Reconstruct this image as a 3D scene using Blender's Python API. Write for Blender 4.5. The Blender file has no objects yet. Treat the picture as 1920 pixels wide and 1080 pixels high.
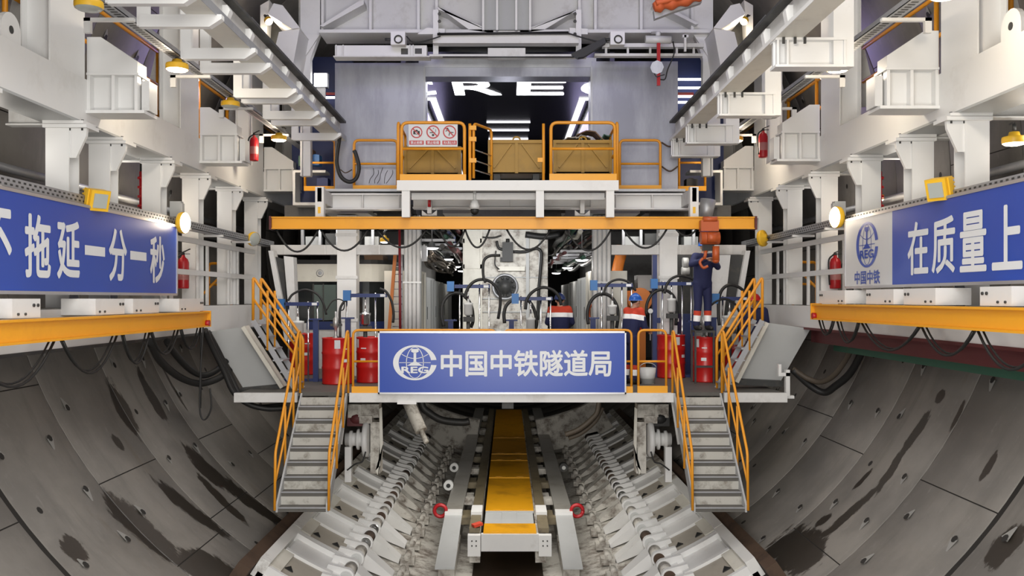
import bpy, bmesh, math, random
from mathutils import Vector, Matrix
random.seed(7)
SC = bpy.context.scene
COL = SC.collection
V = Vector
PI = math.pi
# ---------------------------------------------------------------- camera
F, VX, VY, CZ = 1700.0, 952.0, 560.0, 5.264      # focal length in px, vanishing point, eye height
def W(px, py, Y):
    return V(((px - VX) * Y / F, Y, CZ + (VY - py) * Y / F))
cam_d = bpy.data.cameras.new('camera')
cam = bpy.data.objects.new('camera', cam_d)
COL.objects.link(cam)
cam.location = (0, 0, CZ)
cam.rotation_euler = (PI / 2, 0, 0)
cam_d.sensor_width = 36
cam_d.lens = 36 * F / 1920
cam_d.shift_x = (960 - VX) / 1920
cam_d.shift_y = (VY - 540) / 1920
cam_d.clip_start = 0.1
cam_d.clip_end = 200
SC.camera = cam
SC.view_settings.view_transform = 'Standard'
SC.view_settings.look = 'None'
SC.view_settings.gamma = 1.0
SC.view_settings.use_curve_mapping = False
SC.view_settings.exposure = 0.02
# ---------------------------------------------------------------- world and lights
world = bpy.data.worlds.new('world')
SC.world = world
world.use_nodes = True
world.node_tree.nodes['Background'].inputs[0].default_value = (0.82, 0.84, 0.9, 1)
world.node_tree.nodes['Background'].inputs[1].default_value = 0.30

def area(name, loc, target, sx, sy, power, col=(1, 1, 1), spread=180):
    d = bpy.data.lights.new(name, 'AREA')
    d.shape = 'RECTANGLE'
    d.size, d.size_y = sx, sy
    d.energy = power
    d.color = col
    d.spread = math.radians(spread)
    o = bpy.data.objects.new(name, d)
    COL.objects.link(o)
    o.location = loc
    o.rotation_euler = (V(target) - V(loc)).to_track_quat('-Z', 'Y').to_euler()
    return o
def point(name, loc, power, col=(1, 1, 1), r=0.12):
    d = bpy.data.lights.new(name, 'POINT')
    d.energy = power
    d.color = col
    d.shadow_soft_size = r
    o = bpy.data.objects.new(name, d)
    COL.objects.link(o)
    o.location = loc
    return o
area('tunnel_crown_light', (0, 8, 12.6), (0, 9.5, 0), 4, 9, 430, (1, 0.98, 0.96))
area('crane_work_light', (0, 1.5, 8.6), (0, 17, 4.4), 7, 3, 560, (1, 0.97, 0.93))
area('low_work_light', (0, 3.0, 4.2), (0, 17, 1.2), 4, 1.5, 430, (1, 0.96, 0.9))
area('violet_stage_light', (-2.6, 15.2, 11.6), (-2.2, 18.6, 8.4), 1.6, 0.8, 18, (0.55, 0.5, 1))
area('violet_stage_light', (2.6, 15.2, 11.6), (2.6, 18.6, 8.4), 1.6, 0.8, 18, (0.55, 0.5, 1))
area('violet_rear_light', (-5.95, 17.8, 9.6), (-6.5, 15.2, 8.9), 0.3, 0.3, 26, (0.5, 0.42, 1))
area('violet_rear_light', (5.95, 17.6, 9.6), (6.5, 15.0, 8.9), 0.3, 0.3, 26, (0.5, 0.42, 1))
area('deck_fill', (-2.2, 17.3, 6.6), (-2.2, 18.2, 3.6), 4, 0.5, 34, (1, 0.97, 0.92))  # added fill over the drums and columns, no fitted strip lamp
area('deck_fill', (2.6, 17.3, 6.6), (2.6, 18.2, 3.6), 3, 0.5, 20, (1, 0.97, 0.92))
area('rear_bay_fill', (-3.6, 20.0, 7.0), (-3.6, 21.5, 4.5), 2, 0.6, 26, (1, 0.97, 0.92))  # added fill for the dark space under the gantry floor
area('rear_bay_fill', (3.4, 20.0, 7.0), (3.4, 21.5, 4.5), 2, 0.6, 26, (1, 0.97, 0.92))
for _s in (-1, 1):
    for _y in (7.5, 11.0, 14.6, 18.0):
        point('passage_light', (_s * 6.3, _y, CZ + 1.95), 9, (1, 0.93, 0.84), 0.15)
area('machine_fill', (0, 21.5, 6.5), (0, 24, 5.4), 1.6, 0.5, 62, (1, 1, 1))  # added fill to brighten the white machine, no lamp there
area('invert_fill', (0, 19, 3.35), (0, 20.5, 0), 3, 5, 150, (1, 0.95, 0.88))  # added fill under the deck for the arch plates and track
# ---------------------------------------------------------------- materials
MATS = {}
def mat(name, col, rough=0.5, metal=0.0, dirt=0.0, dirtcol=(0.1, 0.07, 0.05), scale=3.0, thr=0.55, emit=0, ecol=None, bump=0.0, var=0.06, spec=0.5, stretch=None):
    m = bpy.data.materials.new(name)
    m.use_nodes = True
    nt = m.node_tree
    b = nt.nodes['Principled BSDF']
    b.inputs['Roughness'].default_value = rough
    b.inputs['Metallic'].default_value = metal
    b.inputs['Specular IOR Level'].default_value = spec
    tc = nt.nodes.new('ShaderNodeTexCoord')
    n1 = nt.nodes.new('ShaderNodeTexNoise')
    n1.inputs['Scale'].default_value = scale
    n1.inputs['Detail'].default_value = 6
    n1.inputs['Roughness'].default_value = 0.65
    src = tc.outputs['Object']
    if stretch:
        mp = nt.nodes.new('ShaderNodeMapping')
        mp.inputs['Scale'].default_value = stretch
        nt.links.new(src, mp.inputs[0])
        src = mp.outputs[0]
    nt.links.new(src, n1.inputs['Vector'])
    mx = nt.nodes.new('ShaderNodeMix')
    mx.data_type = 'RGBA'
    c = V(col)
    mx.inputs[6].default_value = (*(c * (1 - var)), 1)
    mx.inputs[7].default_value = (*(c * (1 + var)), 1)
    nt.links.new(n1.outputs['Fac'], mx.inputs[0])
    out = mx.outputs[2]
    if dirt > 0:
        n2 = nt.nodes.new('ShaderNodeTexNoise')
        n2.inputs['Scale'].default_value = scale * 0.7
        n2.inputs['Detail'].default_value = 9
        n2.inputs['Roughness'].default_value = 0.7
        nt.links.new(src, n2.inputs['Vector'])
        mr = nt.nodes.new('ShaderNodeMapRange')
        mr.inputs[1].default_value = thr
        mr.inputs[2].default_value = thr + 0.16
        mr.inputs[4].default_value = dirt
        nt.links.new(n2.outputs['Fac'], mr.inputs[0])
        m2 = nt.nodes.new('ShaderNodeMix')
        m2.data_type = 'RGBA'
        nt.links.new(mr.outputs[0], m2.inputs[0])
        nt.links.new(out, m2.inputs[6])
        m2.inputs[7].default_value = (*dirtcol, 1)
        out = m2.outputs[2]
    nt.links.new(out, b.inputs['Base Color'])
    if bump > 0:
        bp = nt.nodes.new('ShaderNodeBump')
        bp.inputs['Strength'].default_value = bump
        nt.links.new(n1.outputs['Fac'], bp.inputs['Height'])
        nt.links.new(bp.outputs['Normal'], b.inputs['Normal'])
    if emit:
        b.inputs['Emission Color'].default_value = (*(ecol or col), 1)
        b.inputs['Emission Strength'].default_value = emit
    MATS[name] = m
    return m
white = mat('white_paint', (0.74, 0.74, 0.73), 0.42, dirt=0.25, dirtcol=(0.4, 0.37, 0.33), scale=1.3, thr=0.56, var=0.03)
white2 = mat('white_paint_dusty', (0.66, 0.66, 0.65), 0.5, dirt=0.35, dirtcol=(0.3, 0.27, 0.23), scale=2.5, thr=0.52)
offwhite = mat('cream_paint', (0.66, 0.64, 0.57), 0.5, dirt=0.3, dirtcol=(0.34, 0.3, 0.24), scale=3, thr=0.52)
whiteworn = mat('white_paint_worn', (0.70, 0.70, 0.68), 0.45, dirt=0.7, dirtcol=(0.13, 0.09, 0.06), scale=2.6, thr=0.6)
whitegrime = mat('white_paint_grimy', (0.56, 0.54, 0.49), 0.55, dirt=0.85, dirtcol=(0.085, 0.055, 0.035), scale=3.4, thr=0.47)
tan = mat('tan_primer', (0.36, 0.33, 0.28), 0.6, dirt=0.4, dirtcol=(0.2, 0.16, 0.11), scale=3, thr=0.55)
greypl = mat('grey_painted_plate', (0.40, 0.41, 0.41), 0.5, dirt=0.3, dirtcol=(0.28, 0.27, 0.25), scale=2)
galv = mat('galvanised_steel', (0.40, 0.41, 0.43), 0.45, 0.55, dirt=0.4, dirtcol=(0.28, 0.28, 0.3), scale=4, thr=0.48, var=0.12)
galvpan = mat('brushed_metal_sheet', (0.36, 0.37, 0.42), 0.42, 0.5, dirt=0.75, dirtcol=(0.22, 0.225, 0.27), scale=1.0, thr=0.46, var=0.2, stretch=(1, 1, 0.25))
steel = mat('bare_steel', (0.45, 0.45, 0.44), 0.35, 0.7, dirt=0.4, dirtcol=(0.2, 0.17, 0.13), scale=5)
platest = mat('worn_steel_plate', (0.36, 0.35, 0.32), 0.45, 0.3, dirt=0.5, dirtcol=(0.22, 0.19, 0.15), scale=2.2, thr=0.5)
chrome = mat('polished_steel', (0.75, 0.75, 0.76), 0.15, 1.0)
yellow = mat('crane_yellow', (0.80, 0.36, 0.012), 0.4, dirt=0.25, dirtcol=(0.45, 0.17, 0.01), scale=1.2, thr=0.56)
orange = mat('railing_orange_yellow', (0.74, 0.30, 0.015), 0.42, dirt=0.2, dirtcol=(0.4, 0.16, 0.02), scale=5)
hoistor = mat('hoist_orange', (0.46, 0.09, 0.02), 0.4, dirt=0.3, dirtcol=(0.2, 0.05, 0.02), scale=6)
binyel = mat('skip_yellow', (0.36, 0.20, 0.018), 0.5, dirt=0.55, dirtcol=(0.22, 0.13, 0.02), scale=2.4, thr=0.48)
walkyel = mat('walkway_yellow', (0.72, 0.34, 0.012), 0.3, dirt=0.6, dirtcol=(0.34, 0.15, 0.012), scale=2.0, thr=0.5, bump=0.1)
lampyel = mat('lamp_yellow', (0.85, 0.5, 0.03), 0.4)
blue = mat('sign_blue', (0.02, 0.065, 0.38), 0.32, var=0.04, scale=0.6)
letter = mat('sign_white_lettering', (0.72, 0.74, 0.76), 0.5)
signwhite = mat('sign_white_board', (0.60, 0.61, 0.62), 0.5)
frame_al = mat('aluminium_frame', (0.62, 0.62, 0.64), 0.3, 0.8)
red = mat('drum_red', (0.50, 0.012, 0.01), 0.32, dirt=0.3, dirtcol=(0.25, 0.01, 0.01), scale=4)
firered = mat('fire_red', (0.42, 0.01, 0.015), 0.35)
pipered = mat('dark_red_pipe_paint', (0.17, 0.01, 0.015), 0.4)
exlabel = mat('faded_red_white_label', (0.42, 0.16, 0.15), 0.5)
maroon = mat('red_oxide', (0.10, 0.018, 0.02), 0.6)
green = mat('green_paint', (0.02, 0.09, 0.055), 0.55)
black = mat('black_rubber', (0.012, 0.012, 0.012), 0.55)
darkm = mat('dark_machinery', (0.035, 0.036, 0.036), 0.55, dirt=0.5, dirtcol=(0.1, 0.09, 0.07), scale=5, thr=0.5)
rust = mat('rusty_brown_steel', (0.075, 0.045, 0.028), 0.7, dirt=0.6, dirtcol=(0.02, 0.013, 0.01), scale=4, thr=0.5)
mud = mat('wet_mud', (0.035, 0.024, 0.016), 0.35, dirt=0.6, dirtcol=(0.01, 0.008, 0.006), scale=4, thr=0.5, bump=0.4)
railbr = mat('weathered_rail', (0.17, 0.14, 0.085), 0.55, dirt=0.6, dirtcol=(0.06, 0.045, 0.03), scale=5, thr=0.5)
navy = mat('navy_cloth', (0.010, 0.014, 0.065), 0.8)
redcloth = mat('red_cloth', (0.55, 0.05, 0.02), 0.8)
reflect = mat('reflective_tape', (0.95, 0.95, 0.95), 0.4)
skin = mat('skin', (0.45, 0.25, 0.17), 0.55)
bluehat = mat('blue_helmet', (0.01, 0.09, 0.40), 0.3)
redhat = mat('red_helmet', (0.55, 0.01, 0.015), 0.3)
boot = mat('black_boot', (0.015, 0.014, 0.013), 0.6)
hair = mat('black_hair', (0.01, 0.009, 0.008), 0.7)
bluest = mat('blue_painted_steel', (0.014, 0.03, 0.13), 0.45)
bluebr = mat('bright_blue_paint', (0.03, 0.15, 0.40), 0.45)
motorw = mat('pump_motor_white', (0.62, 0.63, 0.62), 0.35)
glassd = mat('dark_cabin_glass', (0.010, 0.013, 0.014), 0.12)
glassg = mat('greenish_glass', (0.10, 0.13, 0.12), 0.15)
floormat = mat('deck_chequer_plate', (0.10, 0.095, 0.085), 0.6, dirt=0.5, dirtcol=(0.04, 0.035, 0.03), scale=4)
treadm = mat('stair_tread_plate', (0.46, 0.45, 0.41), 0.5, dirt=0.8, dirtcol=(0.16, 0.14, 0.11), scale=6, thr=0.5)
blackgl = mat('black_ceiling_panel', (0.006, 0.006, 0.008), 0.25)
card = mat('brown_cardboard', (0.20, 0.12, 0.07), 0.8, dirt=0.4, dirtcol=(0.1, 0.06, 0.04))
orangecl = mat('orange_tarpaulin', (0.6, 0.12, 0.03), 0.7)
lampw = mat('warm_lamp_glow', (1, 0.9, 0.75), 0.5, emit=9, ecol=(1, 0.86, 0.66))
lampc = mat('cool_lamp_glow', (1, 1, 1), 0.5, emit=8, ecol=(1, 0.98, 0.98))
ledw = mat('led_white_glow', (1, 1, 1), 0.5, emit=2.2, ecol=(0.96, 0.96, 1))
wallv = mat('violet_lit_wall_glow', (0.7, 0.65, 1), 0.5, emit=1.0, ecol=(0.66, 0.60, 1))  # glow standing in for violet light that falls on a wall
lens = mat('lamp_lens_off', (0.42, 0.45, 0.42), 0.2)
cablegrey = mat('worn_hose_brown', (0.07, 0.055, 0.04), 0.6)
amber = mat('amber_trim', (0.55, 0.16, 0.02), 0.5)
jointm = mat('joint_gasket_black', (0.015, 0.013, 0.011), 0.9)  # black seal behind the ring joints
pocketl = mat('bolt_pocket_mortar', (0.27, 0.265, 0.25), 0.8)
pocketd = mat('bolt_pocket_hole', (0.02, 0.018, 0.016), 0.8)

# ---------------------------------------------------------------- mesh helper
class M:
    def __init__(s):
        s.v, s.f, s.sm, s.mi, s.k = [], [], [], [], 0
    def add(s, vs, fs, smooth=False):
        b = len(s.v)
        s.v += [V(p) for p in vs]
        for q in fs:
            s.f.append([i + b for i in q])
            s.sm.append(smooth)
            s.mi.append(s.k)
        return s
    def slot(s, k):
        s.k = k
        return s
    def box(s, x0, x1, y0, y1, z0, z1):
        x0, x1 = min(x0, x1), max(x0, x1)
        y0, y1 = min(y0, y1), max(y0, y1)
        z0, z1 = min(z0, z1), max(z0, z1)
        return s.add([(x0, y0, z0), (x1, y0, z0), (x1, y1, z0), (x0, y1, z0), (x0, y0, z1), (x1, y0, z1), (x1, y1, z1), (x0, y1, z1)],
                     [(0, 3, 2, 1), (4, 5, 6, 7), (0, 1, 5, 4), (1, 2, 6, 5), (2, 3, 7, 6), (3, 0, 4, 7)])
    def prism(s, poly, d):
        d = V(d)
        n = len(poly)
        a = [V(p) for p in poly]
        vs = a + [p + d for p in a]
        fs = [list(range(n))[::-1], list(range(n, 2 * n))]
        fs += [(i, (i + 1) % n, (i + 1) % n + n, i + n) for i in range(n)]
        return s.add(vs, fs)
    def beam(s, p0, p1, w, h, up=(0, 0, 1)):
        p0, p1 = V(p0), V(p1)
        d = (p1 - p0).normalized()
        r = d.cross(V(up))
        if r.length < 1e-4:
            r = d.cross(V((1, 0, 0)))
        r.normalize()
        u = r.cross(d)
        q = [r * (-w / 2) + u * (-h / 2), r * (w / 2) + u * (-h / 2), r * (w / 2) + u * (h / 2), r * (-w / 2) + u * (h / 2)]
        return s.prism([p0 + c for c in q], p1 - p0)
    def cyl(s, p0, p1, r, r2=None, n=14, smooth=True):
        p0, p1 = V(p0), V(p1)
        r2 = r if r2 is None else r2
        d = (p1 - p0).normalized()
        a = d.cross(V((0, 0, 1)))
        if a.length < 1e-3:
            a = d.cross(V((1, 0, 0)))
        a.normalize()
        b = a.cross(d)
        vs = []
        for p, rr in ((p0, r), (p1, r2)):
            for i in range(n):
                t = 2 * PI * i / n
                vs.append(p + a * (math.cos(t) * rr) + b * (math.sin(t) * rr))
        s.add(vs, [(i, (i + 1) % n, (i + 1) % n + n, i + n) for i in range(n)], smooth)
        base = len(s.v) - 2 * n
        s.f.append([base + i for i in range(n)][::-1]); s.sm.append(False); s.mi.append(s.k)
        s.f.append([base + n + i for i in range(n)]); s.sm.append(False); s.mi.append(s.k)
        return s
    def tube(s, pts, r, n=7):
        pts = [V(p) for p in pts]
        m = len(pts)
        rad = r if isinstance(r, (list, tuple)) else [r] * m
        t0 = (pts[1] - pts[0]).normalized()
        a = t0.cross(V((0, 0, 1)))
        if a.length < 1e-3:
            a = t0.cross(V((1, 0, 0)))
        a.normalize()
        vs = []
        for i, p in enumerate(pts):
            t = (pts[min(i + 1, m - 1)] - pts[max(i - 1, 0)])
            t = t.normalized() if t.length > 1e-9 else t0
            a = (a - t * a.dot(t))
            if a.length < 1e-5:
                a = t.orthogonal()
            a.normalize()
            b = t.cross(a)
            for j in range(n):
                q = 2 * PI * j / n
                vs.append(p + (a * math.cos(q) + b * math.sin(q)) * rad[i])
        fs = []
        for i in range(m - 1):
            for j in range(n):
                fs.append((i * n + j, i * n + (j + 1) % n, (i + 1) * n + (j + 1) % n, (i + 1) * n + j))
        s.add(vs, fs, True)
        base = len(s.v) - m * n
        s.f.append([base + j for j in range(n)][::-1]); s.sm.append(False); s.mi.append(s.k)
        s.f.append([base + (m - 1) * n + j for j in range(n)]); s.sm.append(False); s.mi.append(s.k)
        return s
    def lathe(s, prof, c, n=20, ax=(0, 0, 1)):
        c = V(c)
        ax = V(ax).normalized()
        a = ax.orthogonal().normalized()
        b = ax.cross(a)
        vs = []
        for r, z in prof:
            for j in range(n):
                q = 2 * PI * j / n
                vs.append(c + ax * z + (a * math.cos(q) + b * math.sin(q)) * max(r, 1e-4))
        fs = []
        for i in range(len(prof) - 1):
            for j in range(n):
                fs.append((i * n + j, i * n + (j + 1) % n, (i + 1) * n + (j + 1) % n, (i + 1) * n + j))
        s.add(vs, fs, True)
        return s
    def ball(s, c, r, n=12, m=8):
        c = V(c)
        if not isinstance(r, (tuple, list)):
            r = (r, r, r)
        vs, fs = [], []
        for i in range(m + 1):
            t = PI * i / m
            for j in range(n):
                q = 2 * PI * j / n
                st = max(math.sin(t), 1e-3)
                vs.append(c + V((r[0] * st * math.cos(q), r[1] * st * math.sin(q), r[2] * math.cos(t))))
        for i in range(m):
            for j in range(n):
                fs.append((i * n + j, (i + 1) * n + j, (i + 1) * n + (j + 1) % n, i * n + (j + 1) % n))
        s.add(vs, fs, True)
        base = len(s.v) - (m + 1) * n
        s.f.append([base + j for j in range(n)]); s.sm.append(True); s.mi.append(s.k)
        s.f.append([base + m * n + j for j in range(n)][::-1]); s.sm.append(True); s.mi.append(s.k)
        return s
    def caps(s, p0, p1, r0, r1):
        s.ball(p0, r0, 10, 6)
        s.ball(p1, r1, 10, 6)
        return s.cyl(p0, p1, r0, r1, 10)
    def ibeam(s, p0, p1, w, h, tf=0.02, tw=0.015, up=(0, 0, 1)):
        p0, p1, u = V(p0), V(p1), V(up)
        s.beam(p0 + u * (h / 2 - tf / 2), p1 + u * (h / 2 - tf / 2), w, tf, up)
        s.beam(p0 - u * (h / 2 - tf / 2), p1 - u * (h / 2 - tf / 2), w, tf, up)
        return s.beam(p0, p1, tw, h - 2 * tf, up)

WL = {}
def obj(name, m, mats, parent=None):
    me = bpy.data.meshes.new(name)
    if parent is not None:
        off = WL[parent.name]
    else:
        xs = [p.x for p in m.v]; ys = [p.y for p in m.v]; zs = [p.z for p in m.v]
        off = V(((min(xs) + max(xs)) / 2, (min(ys) + max(ys)) / 2, min(zs)))
    me.from_pydata([p - off for p in m.v], [], m.f)
    me.polygons.foreach_set('use_smooth', m.sm)
    me.polygons.foreach_set('material_index', m.mi)
    if not isinstance(mats, (list, tuple)):
        mats = [mats]
    for x in mats:
        me.materials.append(x)
    bm = bmesh.new()
    bm.from_mesh(me)
    bmesh.ops.recalc_face_normals(bm, faces=bm.faces)
    bm.to_mesh(me)
    bm.free()
    o = bpy.data.objects.new(name, me)
    COL.objects.link(o)
    if parent is not None:
        o.parent = parent
    else:
        o.location = off
    WL[o.name] = V(off)
    return o
def tag(o, label, cat, group=None, kind=None):
    o['label'] = label
    o['category'] = cat
    if group:
        o['group'] = group
    if kind:
        o['kind'] = kind
    return o
def solo(name, m, mats, label, cat, group=None, kind=None):
    return tag(obj(name, m, mats), label, cat, group, kind)
def thing(name, label, cat, loc, group=None):
    o = bpy.data.objects.new(name, None)
    o.empty_display_size = 0.1
    COL.objects.link(o)
    o.location = loc
    WL[o.name] = V(loc)
    return tag(o, label, cat, group)
def dup(root, loc, label=None, group=None, rotz=None):
    def rec(o, par):
        c = o.copy()
        COL.objects.link(c)
        if par is not None:
            c.parent = par
        for ch in o.children:
            rec(ch, c)
        return c
    r = rec(root, None)
    r.location = loc
    if rotz is not None:
        r.rotation_euler = (0, 0, rotz)
    if label:
        r['label'] = label
    if group:
        r['group'] = group
    return r
ORD = ['nearest', 'second nearest', 'third nearest', 'fourth nearest', 'fifth nearest', 'sixth nearest', 'seventh nearest', 'eighth nearest', 'ninth nearest', 'tenth nearest', 'eleventh nearest', 'twelfth nearest']
SIDE = {-1: 'left', 1: 'right'}
def sag(p0, p1, drop, n=12):
    p0, p1 = V(p0), V(p1)
    return [p0.lerp(p1, i / n) + V((0, 0, -4 * drop * (i / n) * (1 - i / n))) for i in range(n + 1)]
def catmull(pts, n=6):
    pts = [V(p) for p in pts]
    q = [pts[0] * 2 - pts[1]] + pts + [pts[-1] * 2 - pts[-2]]
    out = []
    for i in range(1, len(q) - 2):
        for k in range(n):
            t = k / n
            a, b, c, d = q[i - 1], q[i], q[i + 1], q[i + 2]
            out.append(0.5 * (2 * b + (c - a) * t + (2 * a - 5 * b + 4 * c - d) * t * t + (3 * b - a - 3 * c + d) * t ** 3))
    return out + [pts[-1]]
def rpath(pts, r=0.08, n=4):
    """polyline with rounded inner corners"""
    pts = [V(p) for p in pts]
    out = [pts[0]]
    for i in range(1, len(pts) - 1):
        a, b, c = pts[i - 1], pts[i], pts[i + 1]
        d0, d1 = (a - b), (c - b)
        rr = min(r, d0.length * 0.45, d1.length * 0.45)
        p, q = b + d0.normalized() * rr, b + d1.normalized() * rr
        for k in range(n + 1):
            t = k / n
            out.append(p * (1 - t) ** 2 + b * 2 * t * (1 - t) + q * t * t)
    return out + [pts[-1]]
# ---------------------------------------------------------------- text and flat artwork
_tx = {}
def text_geo(txt, bold=0.0, sp=1.0):
    k = (txt, bold, sp)
    if k not in _tx:
        c = bpy.data.curves.new('t', 'FONT')
        c.body = txt
        c.size = 1
        c.offset = bold
        c.space_character = sp
        c.resolution_u = 4
        o = bpy.data.objects.new('t', c)
        COL.objects.link(o)
        dg = bpy.context.evaluated_depsgraph_get()
        me = bpy.data.meshes.new_from_object(o.evaluated_get(dg))
        vs = [v.co.copy() for v in me.vertices]
        fs = [list(p.vertices) for p in me.polygons]
        bpy.data.objects.remove(o)
        bpy.data.curves.remove(c)
        bpy.data.meshes.remove(me)
        _tx[k] = (vs, fs)
    return _tx[k]
def put_text(m, txt, c, r, u, w, h, bold=0.0, sp=1.0, lift=0.004):
    vs, fs = text_geo(txt, 0.0, sp)
    c, r, u = V(c), V(r).normalized(), V(u).normalized()
    n = r.cross(u)
    x0, x1 = min(p.x for p in vs) - bold, max(p.x for p in vs) + bold
    y0, y1 = min(p.y for p in vs) - bold, max(p.y for p in vs) + bold
    sx = w / (x1 - x0)
    sy = h / (y1 - y0)
    offs = [(0, 0)]
    if bold:
        offs += [(bold * math.cos(PI * k / 4), bold * math.sin(PI * k / 4)) for k in range(8)]
    for i, (a, b) in enumerate(offs):                      # heavier strokes
        m.add([c + r * ((p.x + a - (x0 + x1) / 2) * sx) + u * ((p.y + b - (y0 + y1) / 2) * sy) + n * (lift + i * 0.0002) for p in vs], fs)
def flat(m, pts, c, r, u, sx, sy, lift=0.004):
    c, r, u = V(c), V(r).normalized(), V(u).normalized()
    n = r.cross(u)
    m.add([c + r * (x * sx) + u * (y * sy) + n * lift for x, y in pts], [list(range(len(pts)))])
def strip2d(m, pts, w, c, r, u, sx, sy, lift=0.004):
    for (x0, y0), (x1, y1) in zip(pts, pts[1:]):
        d = V((x1 - x0, y1 - y0)).normalized()
        nx, ny = -d[1] * w / 2, d[0] * w / 2
        flat(m, [(x0 - nx, y0 - ny), (x1 - nx, y1 - ny), (x1 + nx, y1 + ny), (x0 + nx, y0 + ny)], c, r, u, sx, sy, lift)
def logo(m, c, r, u, sx, sy):
    """C-shaped ring round a globe, a rail section and lettering; half-width sx, half-height sy"""
    N = 48
    a0, a1 = math.radians(9), math.radians(352)
    o_, i_ = [], []
    for k in range(N + 1):
        t = a0 + (a1 - a0) * k / N
        o_.append((math.cos(t), math.sin(t)))
        i_.append((-0.0 + 0.745 * math.cos(t), 0.9 * math.sin(t)))
    for k in range(N):
        flat(m, [o_[k], o_[k + 1], i_[k + 1], i_[k]], c, r, u, sx, sy)
    e = [(0.39 * math.cos(t), 0.88 * math.sin(t)) for t in [PI * 0.5 + PI * k / 16 for k in range(17)]]
    strip2d(m, e, 0.035, c, r, u, sx, sy)
    strip2d(m, [(-x, y) for x, y in e], 0.035, c, r, u, sx, sy)
    par = [(-0.60 + 1.2 * k / 12, 0.24 + 0.24 * ((-0.6 + 1.2 * k / 12) / 0.6) ** 2) for k in range(13)]
    strip2d(m, par, 0.035, c, r, u, sx, sy)
    strip2d(m, [(-0.72, 0.0), (0.72, 0.0)], 0.03, c, r, u, sx, sy)
    flat(m, [(-0.17, 0.78), (-0.17, 0.62), (-0.06, 0.56), (0.06, 0.56), (0.17, 0.62), (0.17, 0.78)], c, r, u, sx, sy, 0.006)
    flat(m, [(-0.06, 0.57), (-0.06, 0.05), (0.06, 0.05), (0.06, 0.57)], c, r, u, sx, sy, 0.006)
    flat(m, [(-0.36, -0.17), (0.36, -0.17), (0.06, 0.06), (-0.06, 0.06)], c, r, u, sx, sy, 0.006)
    cc = V(c) + V(u).normalized() * (-0.41 * sy)
    put_text(m, 'REG', cc, r, u, 1.24 * sx, 0.38 * sy, 0.03, 1.0, 0.008)
# ================================================================ the setting: tunnel lining
R, TZ = 7.0, 7.0                     # tunnel radius, height of its axis
def wall_hit(px, py):
    """angle from the bottom (degrees, left negative) and depth where a line of sight meets the lining"""
    dx, dz, c = (px - VX) / F, (VY - py) / F, TZ - CZ
    a, b, k = dx * dx + dz * dz, -2 * dz * c, c * c - R * R
    y = (-b + math.sqrt(b * b - 4 * a * k)) / (2 * a)
    return math.degrees(math.atan2(dx * y, -(dz * y - c))), y
def cyl_pt(deg, y, r=R):
    t = math.radians(deg)
    return V((r * math.sin(t), y, TZ - r * math.cos(t)))

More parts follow.
